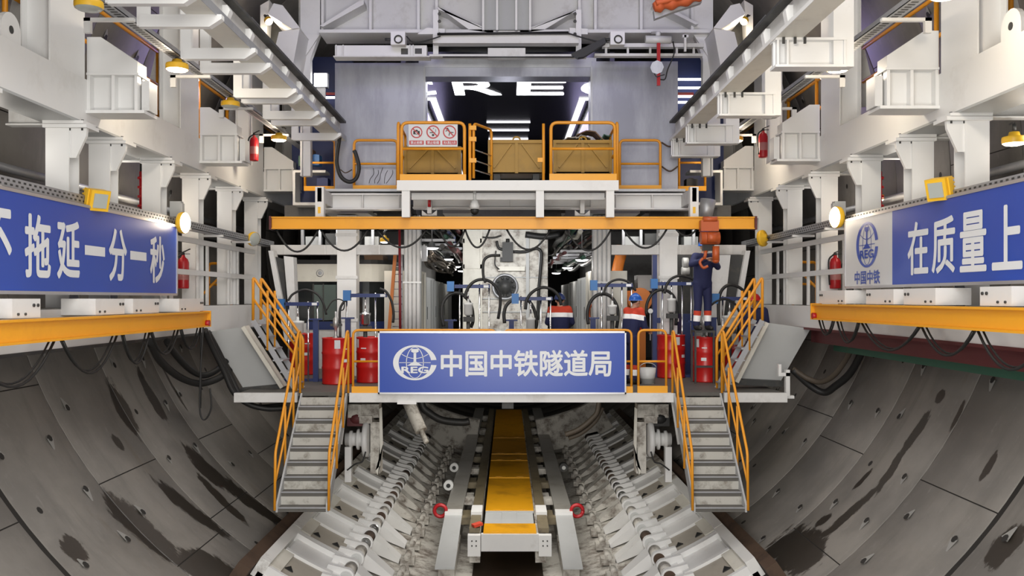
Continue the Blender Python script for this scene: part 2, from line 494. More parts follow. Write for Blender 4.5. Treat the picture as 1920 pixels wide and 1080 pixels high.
def concrete_material(name, stains):
    m = bpy.data.materials.new(name)
    m.use_nodes = True
    nt = m.node_tree
    N, L = nt.nodes, nt.links
    b = N['Principled BSDF']
    b.inputs['Roughness'].default_value = 0.75
    uv = N.new('ShaderNodeUVMap')
    uv.uv_map = 'arc'
    def noise(scale, sx, sy, det=6, rough=0.6):
        mp = N.new('ShaderNodeMapping')
        mp.inputs['Scale'].default_value = (sx, sy, 1)
        L.new(uv.outputs[0], mp.inputs[0])
        n = N.new('ShaderNodeTexNoise')
        n.inputs['Scale'].default_value = scale
        n.inputs['Detail'].default_value = det
        n.inputs['Roughness'].default_value = rough
        L.new(mp.outputs[0], n.inputs['Vector'])
        return n
    def ramp(src, a, bb, lo=0, hi=1):
        r = N.new('ShaderNodeMapRange')
        r.interpolation_type = 'SMOOTHSTEP'
        for i, v in zip((1, 2, 3, 4), (a, bb, lo, hi)):
            r.inputs[i].default_value = v
        L.new(src, r.inputs[0])
        return r.outputs[0]
    def mix(f, a, col, amt=None):
        x = N.new('ShaderNodeMix')
        x.data_type = 'RGBA'
        L.new(f, x.inputs[0])
        if isinstance(a, tuple):
            x.inputs[6].default_value = (*a, 1)
        else:
            L.new(a, x.inputs[6])
        x.inputs[7].default_value = (*col, 1)
        return x.outputs[2]
    base = mix(ramp(noise(0.55, 1, 1).outputs[0], 0.35, 0.65), (0.155, 0.145, 0.132), (0.225, 0.21, 0.19))
    base = mix(ramp(noise(1.2, 0.25, 1.6, 8, 0.7).outputs[0], 0.5, 0.72, 0, 0.55), base, (0.12, 0.112, 0.102))
    base = mix(ramp(noise(5, 0.6, 1.2, 8, 0.75).outputs[0], 0.55, 0.8, 0, 0.5), base, (0.32, 0.31, 0.29))
    base = mix(ramp(noise(0.8, 0.35, 1.4, 8, 0.7).outputs[0], 0.58, 0.7, 0, 0.45), base, (0.13, 0.10, 0.065))
    wob = noise(2.2, 0.7, 1.6, 8, 0.75)
    tot = None
    for (x, y, ang, hl, hw) in stains:
        mp = N.new('ShaderNodeMapping')
        mp.vector_type = 'TEXTURE'
        mp.inputs['Location'].default_value = (x, y, 0)
        mp.inputs['Rotation'].default_value = (0, 0, ang)
        mp.inputs['Scale'].default_value = (hl, hw, 1)
        L.new(uv.outputs[0], mp.inputs[0])
        ln = N.new('ShaderNodeVectorMath')
        ln.operation = 'LENGTH'
        L.new(mp.outputs[0], ln.inputs[0])
        ad = N.new('ShaderNodeMath')
        ad.operation = 'MULTIPLY_ADD'
        ad.inputs[1].default_value = 2.2
        L.new(wob.outputs[0], ad.inputs[0])
        L.new(ln.outputs['Value'], ad.inputs[2])
        o = ramp(ad.outputs[0], 1.95, 2.15, 1, 0)
        if tot is None:
            tot = o
        else:
            mm = N.new('ShaderNodeMath')
            mm.operation = 'MAXIMUM'
            L.new(tot, mm.inputs[0])
            L.new(o, mm.inputs[1])
            tot = mm.outputs[0]
    if tot is not None:
        base = mix(tot, base, (0.035, 0.029, 0.023))
        rr = N.new('ShaderNodeMapRange')
        rr.inputs[3].default_value = 0.75
        rr.inputs[4].default_value = 0.45
        L.new(tot, rr.inputs[0])
        L.new(rr.outputs[0], b.inputs['Roughness'])
    L.new(base, b.inputs['Base Color'])
    bp = N.new('ShaderNodeBump')
    bp.inputs['Strength'].default_value = 0.25
    L.new(noise(6, 1, 1, 8, 0.7).outputs[0], bp.inputs['Height'])
    L.new(bp.outputs[0], b.inputs['Normal'])
    return m
def stain(p, q, w):
    (d0, y0), (d1, y1) = wall_hit(*p), wall_hit(*q)
    s0, s1 = math.radians(d0) * R, math.radians(d1) * R
    return ((s0 + s1) / 2, (y0 + y1) / 2, math.atan2(y1 - y0, s1 - s0), max(math.hypot(s1 - s0, y1 - y0) / 2, 0.1) * 1.15, w)
st_l = [stain((205, 715), (260, 820), 0.22), stain((262, 700), (316, 795), 0.17), stain((348, 840), (440, 925), 0.30), stain((420, 900), (545, 990), 0.26),
        stain((372, 890), (455, 975), 0.16), stain((205, 935), (330, 1045), 0.34), stain((290, 900), (420, 1000), 0.20), stain((340, 1055), (440, 1075), 0.45),
        stain((418, 940), (455, 975), 0.10), stain((120, 1005), (160, 1050), 0.22), stain((210, 820), (232, 838), 0.12), stain((300, 680), (345, 760), 0.05)]
st_r = [stain((1770, 733), (1755, 756), 0.12), stain((1745, 770), (1690, 850), 0.13), stain((1700, 835), (1640, 925), 0.12), stain((1650, 910), (1535, 1010), 0.13),
        stain((1810, 750), (1780, 810), 0.06), stain((1635, 880), (1598, 920), 0.07), stain((1460, 1010), (1520, 1060), 0.5), stain((1560, 965), (1530, 985), 0.12),
        stain((1910, 990), (1855, 1060), 0.22), stain((1870, 850), (1840, 900), 0.08)]
conc_l = concrete_material('concrete_lining_wet_streaks', st_l)
conc_r = concrete_material('concrete_lining_streaked', st_r)
conc_c = concrete_material('concrete_lining', [])
RING0, RINGW = 10.34, 1.99
J = {}
for px, py in [(235, 886), (375, 1028), (28, 729), (15, 988), (385, 818), (1585, 837), (1810, 936), (1532, 1025), (520, 900), (1500, 760)]:
    d, y = wall_hit(px, py)
    J.setdefault(int(math.floor((y - RING0) / RINGW)), []).append(d)
def lining(name, d0, d1, mt, pockets=True):
    m = M()
    uvs = []
    rnd = random.Random(int(d0 * 10) + 500)
    for k in range(-3, 21):
        y0, y1 = RING0 + k * RINGW, RING0 + (k + 1) * RINGW
        g0 = 0.05 if k == 0 else 0.009
        g1 = 0.05 if k == -1 else 0.009
        js = sorted(x for x in J.get(k, []) if d0 < x < d1)
        edges = [d0]
        off = (k * 17) % 38
        for q in range(-190, 200, 38):
            x = q + off
            if d0 + 6 < x < d1 - 6 and all(abs(x - j) > 18 for j in js):
                edges.append(x)
        edges = sorted(edges + js) + [d1]
        for a, b in zip(edges, edges[1:]):
            ga = 0.0 if a == d0 else 0.07
            gb = 0.0 if b == d1 else 0.07
            n = max(1, int((b - a) / 3))
            ang = [a + ga + (b - gb - a - ga) * i / n for i in range(n + 1)]
            vs, fs = [], []
            for t in ang:
                for y, r in ((y0 + g0 - 0.0, R + 0.09), (y0 + g0, R + 0.006), (y0 + g0 + 0.012, R), (y1 - g1 - 0.012, R), (y1 - g1, R + 0.006), (y1 - g1, R + 0.09)):
                    vs.append(cyl_pt(t, y, r))
                    uvs.append((math.radians(t) * R, y))
            for i in range(n):
                for j in range(5):
                    fs.append((i * 6 + j, i * 6 + j + 1, i * 6 + 6 + j + 1, i * 6 + 6 + j))
            m.slot(0).add(vs, fs, True)
            for t in (ang[0], ang[-1]):
                b0 = len(m.v)
                m.add([cyl_pt(t, y0 + g0, R), cyl_pt(t, y1 - g1, R), cyl_pt(t, y1 - g1, R + 0.09), cyl_pt(t, y0 + g0, R + 0.09)], [(0, 1, 2, 3)])
                uvs += [(math.radians(t) * R, y0)] * 4
            if pockets and k < 8:                            # bolt pockets: mortar lip round a dark hole
                t = a + 5 + rnd.random() * 2
                while t < b - 4:
                    for yy in (y0 + 0.38, y1 - 0.42):
                        if rnd.random() < 0.8:
                            y = yy + rnd.uniform(-0.05, 0.05)
                            s = rnd.choice((-1, 1)) * rnd.uniform(0.9, 1.5)
                            q0 = len(m.v)
                            pk = rnd.random()
                            if pk < 0.75:
                                m.slot(2).add([cyl_pt(t - s * 0.9, y - 0.015, R - 0.002), cyl_pt(t - s * 0.9, y + 0.015, R - 0.002), cyl_pt(t + s * 0.1, y + 0.075, R - 0.03), cyl_pt(t + s * 0.1, y - 0.075, R - 0.03), cyl_pt(t + s * 0.25, y + 0.03, R + 0.0), cyl_pt(t + s * 0.25, y - 0.03, R + 0.0)],
                                              [(0, 1, 2, 3), (3, 2, 4, 5), (1, 4, 2), (0, 3, 5)])
                            m.slot(3).add([cyl_pt(t + s * 0.12 + 0.42 * math.cos(z * PI / 4), y + 0.05 * math.sin(z * PI / 4), R - 0.031 if pk < 0.75 else R - 0.004) for z in range(8)], [list(range(8))])
                            uvs += [(0, 0)] * (len(m.v) - q0)
                    t += 7.2 + rnd.uniform(-0.8, 0.8)
    q0 = len(m.v)
    n = max(1, int((d1 - d0) / 3))
    ya, yb = RING0 - 3 * RINGW, RING0 + 21 * RINGW
    vs = []
    for i in range(n + 1):
        t = d0 + (d1 - d0) * i / n
        vs += [cyl_pt(t, ya, R + 0.012), cyl_pt(t, yb, R + 0.012)]
    m.slot(1).add(vs, [(2 * i, 2 * i + 1, 2 * i + 3, 2 * i + 2) for i in range(n)], True)
    uvs += [(0, 0)] * (len(m.v) - q0)
    o = obj(name, m, [mt, jointm, pocketl, pocketd])
    lay = o.data.uv_layers.new(name='arc')
    for lp in o.data.loops:
        lay.data[lp.index].uv = uvs[lp.vertex_index]
    o['kind'] = 'structure'
    return o
lining('floor', -30, 30, conc_c, False)
lining('wall_left', -128, -30, conc_l)
lining('wall_right', 30, 128, conc_r)
lining('ceiling', 128, 232, conc_c, False)
m = M()
m.add([cyl_pt(t, 52, R + 0.1) for t in range(0, 360, 6)], [list(range(60))])
o = obj('wall_back', m, darkm)
o['kind'] = 'structure'

# ================================================================ invert: hinged white arch plates on both sides
def arc_slab(m, d0, d1, y0, y1, r0, r1, n=5, taper=0.0):
    """curved slab; r0 inner face radius, r1 outer; taper narrows the d1 end"""
    vs, fs = [], []
    for i in range(n + 1):
        t = d0 + (d1 - d0) * i / n
        c = taper * (i / n) ** 2
        for y, r in ((y0 + c, r0), (y1 - c, r0), (y1 - c, r1), (y0 + c, r1)):
            vs.append(cyl_pt(t, y, r))
    for i in range(n):
        for j in range(4):
            fs.append((i * 4 + j, i * 4 + (j + 1) % 4, i * 4 + 4 + (j + 1) % 4, i * 4 + 4 + j))
    fs += [(0, 1, 2, 3), (4 * n + 3, 4 * n + 2, 4 * n + 1, 4 * n)]
    return m.add(vs, fs)
def polar_frame(deg, y, r):
    p = cyl_pt(deg, y, r)
    t = math.radians(deg)
    return p, V((math.cos(t), 0, math.sin(t))), V((-math.sin(t), 0, math.cos(t)))     # point, tangent (outward right), inward normal
def arch_module(s, Y0, label, first=False):
    root = thing('arch_plate', label, 'arch plate', cyl_pt(24 * s, Y0 + 1.0, 6.9), 'hinged arch plates on the %s' % SIDE[s])
    m = M()
    arc_slab(m, s * 32.6, s * 23.2, Y0 + 0.01, Y0 + 1.98, 6.80, 6.90, 6)
    arc_slab(m, s * 33.2, s * 31.8, Y0 + 0.01, Y0 + 1.98, 6.60, 6.90, 1)
    obj('backing_plate', m, whitegrime if Y0 > 19 else whiteworn, root)
    m = M()                                                  # recess floor with two triangular eyes
    arc_slab(m, s * 31.2, s * 25.0, Y0 + 0.12, Y0 + 0.97, 6.70, 6.79, 4)
    rp = obj('recess_plate', m, tan, root)
    for d in (29.6, 26.4):
        p, t, n = polar_frame(s * d, Y0 + 0.42, 6.692)
        m = M()
        m.prism([p + t * -0.08 * s + V((0, -0.06, 0)), p + t * 0.06 * s + V((0, -0.06, 0)), p + t * 0.0 + V((0, 0.12, 0))], n * 0.012)
        obj('lifting_eye', m, black, rp)
    for y0, y1, d0, d1, r0 in ((Y0 + 0.02, Y0 + 0.10, 32.0, 24.6, 6.665), (Y0 + 0.98, Y0 + 1.08, 31.6, 24.6, 6.655)):
        m = M()
        arc_slab(m, s * d0, s * d1, y0, y1, r0, 6.82, 6, 0.0)
        obj('flange_rib', m, white, root)
    m = M()                                                  # smooth trough between the recesses
    arc_slab(m, s * 31.4, s * 24.4, Y0 + 1.10, Y0 + 1.88, 6.74, 6.82, 6)
    arc_slab(m, s * 24.6, s * 23.4, Y0 + 0.05, Y0 + 1.92, 6.70, 6.82, 2)
    obj('trough_plate', m, white, root)
    m = M()
    arc_slab(m, s * 31.8, s * 24.6, Y0 + 1.88, Y0 + 1.98, 6.655, 6.82, 6)
    obj('flange_rib', m, white, root)
    m = M()
    arc_slab(m, s * 31.8, s * 30.2, Y0 + 0.14, Y0 + 0.96, 6.66, 6.80, 2)
    obj('end_cap', m, offwhite, root)
    for q, yc in enumerate((Y0 + 0.5, Y0 + 1.5)):              # two hinges, each with a swinging arm
        p, t, nn = polar_frame(s * 22.7, yc, 6.70)
        for yy in (-0.30, 0.22):
            pts = []
            for z in range(9):
                a = PI * z / 8
                pts.append(p + V((0, yy, 0)) - t * s * (math.sin(a) * 0.13) + nn * (math.cos(a) * 0.13))
            pts += [p + V((0, yy, 0)) + t * s * 0.34 - nn * 0.13, p + V((0, yy, 0)) + t * s * 0.34 + nn * 0.08]
            m = M()
            m.prism(pts, (0, 0.09, 0))
            obj('hinge_lug', m, white, root)
        m = M()
        m.cyl(p + V((0, -0.335, 0)), p + V((0, 0.33, 0)), 0.10, n=18)
        m.cyl(p + V((0, -0.35, 0)), p + V((0, -0.34, 0)), 0.055, n=12)
        obj('hinge_pin', m, [motorw, rust, chrome, motorw, rust][(int(Y0) + 2 * q + (s > 0)) % 5], root)
        m = M()
        m.cyl(p + V((0, -0.18, 0)), p + V((0, 0.19, 0)), 0.11, n=18)
        obj('pivot_sleeve', m, rust if (q and int(Y0) % 3 == 0) else whitegrime, root)
        p2, t2, n2 = polar_frame(s * 16.9, yc, 6.80)
        m = M()
        a0, a1 = p - t * s * 0.12, p2
        hs = ((-0.24, -0.15, 0.15), (0.24, -0.15, 0.15))
        v = [a0 + V((0, -0.2, 0)) - nn * 0.14, a0 + V((0, 0.2, 0)) - nn * 0.14, a0 + V((0, 0.2, 0)) + nn * 0.11, a0 + V((0, -0.2, 0)) + nn * 0.11,
             a1 + V((0, -0.16, 0)) - n2 * 0.09, a1 + V((0, 0.16, 0)) - n2 * 0.09, a1 + V((0, 0.16, 0)) - n2 * 0.02, a1 + V((0, -0.16, 0)) - n2 * 0.02]
        m.add(v, [(0, 1, 2, 3), (4, 7, 6, 5), (0, 4, 5, 1), (1, 5, 6, 2), (2, 6, 7, 3), (3, 7, 4, 0)])
        obj('hinge_arm', m, whitegrime if Y0 > 19 else (whiteworn if q else white), root)
        m = M()
        p3, t3, n3 = polar_frame(s * 15.6, yc, 6.86)
        m.box(p3.x - 0.13, p3.x + 0.13, yc - 0.16, yc + 0.12, p3.z - 0.02, p3.z + 0.10)
        m.cyl(p3 + V((0, -0.20, 0.13)), p3 + V((0, 0.18, 0.13)), 0.06, n=10)
        m.box(p3.x - 0.05, p3.x + 0.1, yc + 0.18, yc + 0.24, p3.z, p3.z + 0.2)
        obj('arm_bracket', m, whitegrime, root)
    return root
YM = 13.28
NMOD = 9
for s in (-1, 1):
    for k in range(NMOD):
        arch_module(s, YM + 2.0 * k, 'hinged white arch plate on the tunnel bottom, %s of the %s row' % (ORD[k], SIDE[s]))
    m = M()
    arc_slab(m, s * 35.0, s * 33.3, 13.0, YM + 2 * NMOD, 6.72, 6.97, 1)
    solo('edge_beam', m, rust, 'rusty brown beam along the outer edge of the %s arch plates' % SIDE[s], 'beam')
    m = M()
    for k in range(22):
        y0 = 13.2 + k * 1.0
        arc_slab(m, s * 23.2, s * 5.5, y0 + 0.008, y0 + 0.985, 6.90, 6.96, 5)
    solo('invert_plate', m, whitegrime, 'grimy white plating of the tunnel bottom on the %s of the yellow walkway' % SIDE[s], 'floor plate')
    o = None
for s in (-1, 1):
    m = M()
    arc_slab(m, s * 30, s * 9, 29.0, 29.3, 5.7, 6.75, 8)
    solo('shield_plate', m, [whitegrime, rust], 'grimy curved steel plate closing the far end of the %s arch row' % SIDE[s], 'plate')
m = M()
arc_slab(m, -5.6, 5.6, 12.0, 36, 6.93, 6.97, 4)
solo('mud_layer', m, mud, 'dark wet mud on the tunnel bottom under the yellow walkway', 'mud', kind='stuff')

# ================================================================ centre track with yellow walkway
track = thing('segment_track', 'long white track with yellow walkway plates and rails on the tunnel bottom', 'track', (0, 17, 0.55))
zt = CZ - 4.40
cx = -0.0
m = M()
for x in (-0.62, 0.62):
    m.box(x - 0.10, x + 0.10, 17.05, 36, 0.30, zt - 0.05)
obj('side_beam', m, whitegrime, track)
m = M()
m.box(-0.50, 0.58, 17.0, 17.12, zt - 0.34, zt - 0.02)
obj('end_beam', m, white2, track)
segs = [(17.05, 17.75), (18.85, 22.2), (22.35, 24.6), (24.7, 25.6), (25.75, 28.6), (28.7, 36)]
for a, b in segs:
    m = M()
    m.box(-0.46, 0.54, a, b, zt - 0.03, zt)
    m.box(-0.30, -0.14, a + 0.08, a + 0.10, zt, zt + 0.004)
    m.box(0.22, 0.38, a + 0.08, a + 0.10, zt, zt + 0.004)
    obj('walkway_plate', m, walkyel, track)
m = M()
m.box(-0.46, 0.54, 17.75, 18.85, zt - 0.09, zt - 0.05)
m.box(-0.12, 0.18, 17.75, 18.85, zt - 0.05, zt - 0.03)
m.box(-0.46, 0.54, 18.80, 18.85, zt - 0.05, zt - 0.01)
obj('cross_plate', m, greypl, track)
for x in (-0.63, 0.68):
    m = M()
    m.box(x - 0.10, x + 0.10, 17.15, 18.2, zt - 0.03, zt + 0.06)
    m.box(x - 0.10, x + 0.10, 18.9, 36, zt - 0.05, zt + 0.03)
    obj('rail', m, railbr, track)
    m = M()
    m.box(x - 0.11, x + 0.11, 18.25, 18.85, zt - 0.05, zt + 0.11)
    obj('rail_stop', m, white, track)
    e = M()
    xx = x + (0.02 if x > 0 else 0.0)
    e.box(xx - 0.12, xx + 0.12, 16.95, 17.10, zt - 0.42, zt - 0.03)
    eb = obj('end_block', e, white, track)
    for dx in (-0.04, 0.04):
        for dz in (-0.22, -0.13):
            b = M()
            b.cyl((xx + dx, 16.935, zt + dz), (xx + dx, 16.95, zt + dz), 0.014, n=8)
            obj('bolt', b, darkm, eb)
m = M()
m.beam((-0.66, 17.2, zt + 0.09), (-0.5, 17.28, zt + 0.12), 0.14, 0.05)
solo('marker_board', m, [redcloth], 'small red board lying on the front end of the left rail', 'board')
for k in range(10):
    y = 18.3 + k * 1.75
    for s in (-1, 1):
        m = M()
        m.box(s * 0.73, s * 1.0, y, y + 0.22, zt - 0.16, zt - 0.02)
        m.box(s * 0.78, s * 0.95, y + 0.5, y + 1.1, zt - 0.28, zt - 0.12)
        obj('cross_bracket', m, whitegrime if k % 2 else railbr, track)
for s in (-1, 1):
    x0, x1 = (-1.28, -0.93) if s < 0 else (0.97, 1.32)
    p = thing('skid_plate', 'long grey skid plate with a turned-down front ramp %s of the yellow walkway' % SIDE[s], 'skid plate', ((x0 + x1) / 2, 18, 0.6))
    m = M()
    m.box(x0, x1, 18.72, 36, zt + 0.02, zt + 0.06)
    obj('long_plate', m, platest, p)
    m = M()
    m.box(x0, x1, 18.42, 18.70, zt - 0.12, zt + 0.06)
    obj('step_block', m, white, p)
    m = M()
    m.prism([(x0, 18.42, zt + 0.00), (x1, 18.42, zt + 0.00), (x1, 15.9, zt - 0.32), (x0, 15.9, zt - 0.32)], (0, 0, -0.03))
    obj('ramp_plate', m, greypl, p)
    m = M()
    m.box(x0 + 0.03, x1 - 0.03, 16.3, 18.6, 0.22, 0.42)
    m.box(x0 + 0.05, x1 - 0.05, 18.6, 36, 0.22, zt + 0.02)
    obj('support', m, whitegrime, p)
    pts = []
    c = V((x0 - 0.10 if s < 0 else x1 + 0.10, 18.55, zt + 0.06))
    m = M()
    m.tube([c + V((math.cos(t) * 0.12, 0, math.sin(t) * 0.12)) for t in [2 * PI * i / 18 for i in range(19)]], 0.038, 8)
    solo('red_ring', m, firered, 'red ring leaning at the front of the %s grey skid plate' % SIDE[s], 'ring')
    for k, (py, yy) in enumerate(((806, 23.0), (838, 20.8)) if s < 0 else ((804, 23.0),)):
        c = V((x0 - 0.08 if s < 0 else x1 + 0.10, yy, 0.98))
        m = M()
        m.cyl(c + V((0, -0.04, 0)), c + V((0, 0.2, 0)), 0.11, n=18)
        r_ = solo('roller', m, motorw if s < 0 else darkm, ('white roller with dark bore beside the left skid plate, %s' % ('farther one', 'nearer one')[k]) if s < 0 else 'dark roller with pale bore beside the right skid plate', 'roller')
        m = M()
        m.cyl(c + V((0, -0.05, 0)), c + V((0, -0.04, 0)), 0.05, n=12)
        obj('bore', m, black if s < 0 else motorw, r_)
# ================================================================ side gantries
E = CZ                                # eye height: heights below are given relative to it
def z_(h):
    return CZ + h
GX = 5.5
POSTS = {-1: [9.3, 11.57, 12.76, 14.62, 16.42, 18.4, 20.3], 1: [9.0, 11.1, 12.55, 14.33, 16.2, 18.15, 20.25]}
PORT = {-1: [7.6, 11.85, 16.2, 20.46, 24.5], 1: [7.35, 11.57, 15.98, 20.3, 24.3]}
GZ0, GZ1 = 2.30, 2.86
for s in (-1, 1):
    sd = SIDE[s]
    # ---- longitudinal box girder
    m = M()
    m.box(s * GX, s * (GX + 0.45), 4.5, 25.2, z_(GZ0), z_(GZ1))
    g = solo('box_girder', m, white, 'long white box girder running along the %s side above the posts' % sd, 'girder')
    # underside flange strip
    m = M()
    m.box(s * (GX + 0.0), s * (GX + 0.5), 4.5, 25.0, z_(GZ0 - 0.03), z_(GZ0))
    obj('bottom_flange', m, greypl, g)
    # ---- upper walkway slab outside the girder and cross beams
    m = M()
    m.box(s * (GX + 0.45), s * 6.45, 4.5, 26, z_(2.50), z_(2.58))
    w = solo('upper_walkway', m, greypl, 'grey upper walkway floor behind the %s white box girder' % sd, 'walkway')
    for y in POSTS[s]:
        m = M()
        m.ibeam((s * (GX + 0.45), y + 0.15, z_(2.36)), (s * 6.45, y + 0.15, z_(2.36)), 0.16, 0.26)
        obj('cross_beam', m, white2, w)
    # ---- posts under the girder
    for k, y in enumerate(POSTS[s]):
        lab = 'white steel post under the %s girder, %s to the camera end' % (sd, ORD[k])
        p = thing('steel_post', lab, 'post', (s * 5.75, y + 0.15, z_(-0.12)), 'white posts under the %s girder' % sd)
        x0, x1 = s * 5.60, s * 5.90
        m = M()
        m.box(x0, x1, y, y + 0.02, z_(-0.12), z_(2.22))
        m.box(x0, x1, y + 0.26, y + 0.28, z_(-0.12), z_(2.22))
        m.box(s * 5.74, s * 5.76, y + 0.02, y + 0.26, z_(-0.12), z_(2.22))
        obj('shaft', m, white, p)
        m = M()
        m.box(s * 5.36, s * 5.92, y - 0.04, y + 0.32, z_(2.18), z_(2.225))
        m.box(s * 5.40, s * 5.92, y - 0.04, y + 0.32, z_(2.23), z_(2.27))
        hp = obj('head_plate', m, white, p)
        m = M()
        m.prism([(s * 5.60, y + 0.02, z_(2.18)), (s * 5.38, y + 0.02, z_(2.18)), (s * 5.39, y + 0.02, z_(2.08)), (s * 5.52, y + 0.02, z_(1.80)), (s * 5.60, y + 0.02, z_(1.80))], (0, 0.05, 0))
        obj('gusset', m, white, p)
        for dx in (5.44, 5.60, 5.78):
            b = M()
            b.cyl((s * dx, y + 0.03, z_(2.15)), (s * dx, y + 0.03, z_(2.29)), 0.018, n=8)
            obj('bolt', b, darkm, hp)
    # ---- portals: column on the girder, corbel bracket behind it
    for k, y in enumerate(PORT[s]):
        p = thing('portal_column', 'tall white portal column on the %s girder, %s to the camera end' % (sd, ORD[k]), 'column', (s * 5.68, y - 0.5, z_(GZ1)), 'portal columns on the %s girder' % sd)
        m = M()
        y0 = y - 0.95
        m.box(s * GX, s * 5.52, y0, y - 0.06, z_(GZ1), z_(6.4))
        m.box(s * 5.84, s * 5.86, y0, y - 0.06, z_(GZ1), z_(6.4))
        m.box(s * 5.52, s * 5.84, y0 + 0.12, y0 + 0.15, z_(GZ1), z_(6.4))
        obj('shaft', m, white, p)
        m = M()
        m.beam((s * 5.7, y - 0.4, z_(5.2)), (s * 6.15, y - 0.4, z_(3.3)), 0.4, 0.05, (0, 1, 0))
        obj('raking_brace', m, white2, p)
        c = thing('corbel_bracket', 'white stiffened corbel box on the inner face of the %s girder, %s' % (sd, ORD[k]), 'bracket', (s * 5.12, y + 0.2, z_(2.44)), 'white corbels on the %s girder' % sd)
        a, b_ = GX, GX - 0.66
        m = M()
        m.prism([(s * a, y, z_(2.95)), (s * b_, y, z_(2.95)), (s * b_, y, z_(3.10)), (s * (a - 0.18), y, z_(3.42)), (s * a, y, z_(3.42))], (0, 0.30, 0))
        obj('gusset_plate', m, white, c)
        m = M()
        m.box(s * a, s * (b_ - 0.02), y - 0.02, y + 0.36, z_(2.92), z_(2.95))
        obj('seat_plate', m, white, c)
        m = M()
        m.box(s * a, s * (b_ - 0.10), y - 0.03, y + 0.40, z_(2.42), z_(2.46))
        obj('bottom_plate', m, white, c)
        m = M()
        m.box(s * a, s * b_, y + 0.12, y + 0.16, z_(2.46), z_(2.92))
        for xx in (a - 0.02, a - 0.34, b_ + 0.02):
            m.box(s * (xx - 0.02), s * (xx + 0.02), y, y + 0.36, z_(2.46), z_(2.92))
        obj('stiffened_web', m, white, c)
        m = M()
        m.box(s * (b_ - 0.03), s * (b_ - 0.13), y + 0.06, y + 0.34, z_(2.47), z_(2.86))
        obj('end_block', m, white2, c)
    # ---- eye lug on the girder near the frame edge
    yy = 10.08 if s < 0 else 9.95
    m = M()
    pts = [(s * 5.52, yy + 0.2 * math.cos(t), z_(2.98) + 0.2 * math.sin(t)) for t in [PI * i / 10 for i in range(11)]]
    m.prism([(s * 5.52, yy + 0.2, z_(2.86))] + pts + [(s * 5.52, yy - 0.2, z_(2.86))], (s * 0.06, 0, 0))
    o = solo('lifting_lug', m, white, 'round white lifting lug on top of the %s girder at the photo edge' % sd, 'lug')
    m = M()
    m.cyl((s * 5.515, yy, z_(2.99)), (s * 5.59, yy, z_(2.99)), 0.045)
    obj('hole', m, darkm, o)
    # ---- guard rail of the upper walkway
    r = thing('guard_rail', 'orange guard rail of the upper walkway behind the %s girder' % sd, 'railing', (s * 6.1, 15, z_(2.58)))
    for y in (9.6, 11.0, 12.9, 15.8, 17.9, 19.7, 22):
        m = M()
        m.cyl((s * 6.1, y, z_(2.58)), (s * 6.1, y, z_(4.35)), 0.035)
        obj('post', m, orange, r)
    for h in (3.72, 4.3):
        m = M()
        m.cyl((s * 6.1, 5, z_(h)), (s * 6.1, 24, z_(h)), 0.03)
        obj('rail', m, orange, r)
    m = M()
    m.cyl((s * 5.93, 15.75, z_(2.58)), (s * 5.93, 15.75, z_(5.3)), 0.05)
    solo('fire_main', m, firered, 'thin red vertical pipe rising beside the %s portal columns' % sd, 'pipe')
    m = M()
    m.tube(catmull([(s * 5.95, 15.9, z_(2.6)), (s * 5.98, 15.9, z_(3.2)), (s * 6.02, 15.9, z_(3.9)), (s * 6.0, 15.9, z_(4.4))]), 0.05)
    solo('black_hose', m, black, 'black hose hanging beside the red vertical pipe on the %s' % sd, 'hose')
    # ---- lower side walkway
    m = M()
    m.box(s * 5.5, s * 6.55, 4.5, 20.8, z_(-0.20), z_(-0.14))
    w = solo('side_walkway', m, greypl, 'grey floor of the %s side walkway behind the blue banner' % sd, 'walkway')
    m = M()
    zf = -0.60 if s < 0 else -0.52
    m.box(s * 5.42, s * 5.6, 4.5, 20.8, z_(zf), z_(-0.13))
    obj('fascia_beam', m, white, w)
    m = M()
    m.box(s * 5.40, s * 5.72, 4.5, 20.8, z_(zf - 0.04), z_(zf))
    obj('bottom_edge', m, darkm if s < 0 else maroon, w)
    if s > 0:
        m = M()
        m.box(5.62, 5.80, 4.5, 16.8, z_(-0.80), z_(-0.56))
        obj('red_channel', m, maroon, w)
        m = M()
        m.box(5.82, 5.95, 4.5, 16.2, z_(-0.93), z_(-0.78))
        obj('green_beam', m, green, w)
    # ---- white blocks carrying the yellow hoist beam
    blocks = [(7.4, 8.3), (9.15, 9.7), (11.0, 11.83), (12.1, 13.0), (13.8, 14.9)] if s < 0 else [(7.6, 8.2), (9.0, 9.6), (10.6, 11.45), (11.75, 12.65), (13.45, 14.55)]
    zb = -0.20 if s < 0 else -0.075
    for k, (a, b_) in enumerate(blocks):
        m = M()
        m.box(s * 5.0, s * 5.42, a, b_, z_(zb), z_(zb + 0.20))
        o = solo('support_block', m, white, 'white steel block under the %s blue banner, %s to the camera end' % (sd, ORD[k]), 'block', 'white blocks above the %s yellow beam' % sd)
        for py, pz, pr in ((a + 0.1, 0.04, 0.014), (a + 0.24, 0.04, 0.014), (b_ - 0.06, 0.13, 0.018), (b_ - 0.144, 0.13, 0.018)):
            m = M()
            m.cyl((s * 4.985, py, z_(zb + pz)), (s * 5.0, py, z_(zb + pz)), pr, n=8)
            obj('bolt_head', m, darkm, o)
    ye = 14.9 if s < 0 else 14.6
    h = thing('hoist_beam', 'long yellow hoist runway beam hanging below the %s blue banner' % sd, 'beam', (s * 5.0, 10, z_(zb - 0.27)))
    m = M()
    m.ibeam((s * 4.97, 4.5, z_(zb - 0.135)), (s * 4.97, ye, z_(zb - 0.135)), 0.16, 0.25, 0.025, 0.06)
    obj('beam', m, yellow, h)
    m = M()
    m.box(s * 4.88, s * 5.06, ye, ye + 0.02, z_(zb - 0.26), z_(zb))
    obj('end_plate', m, yellow, h)
    m = M()
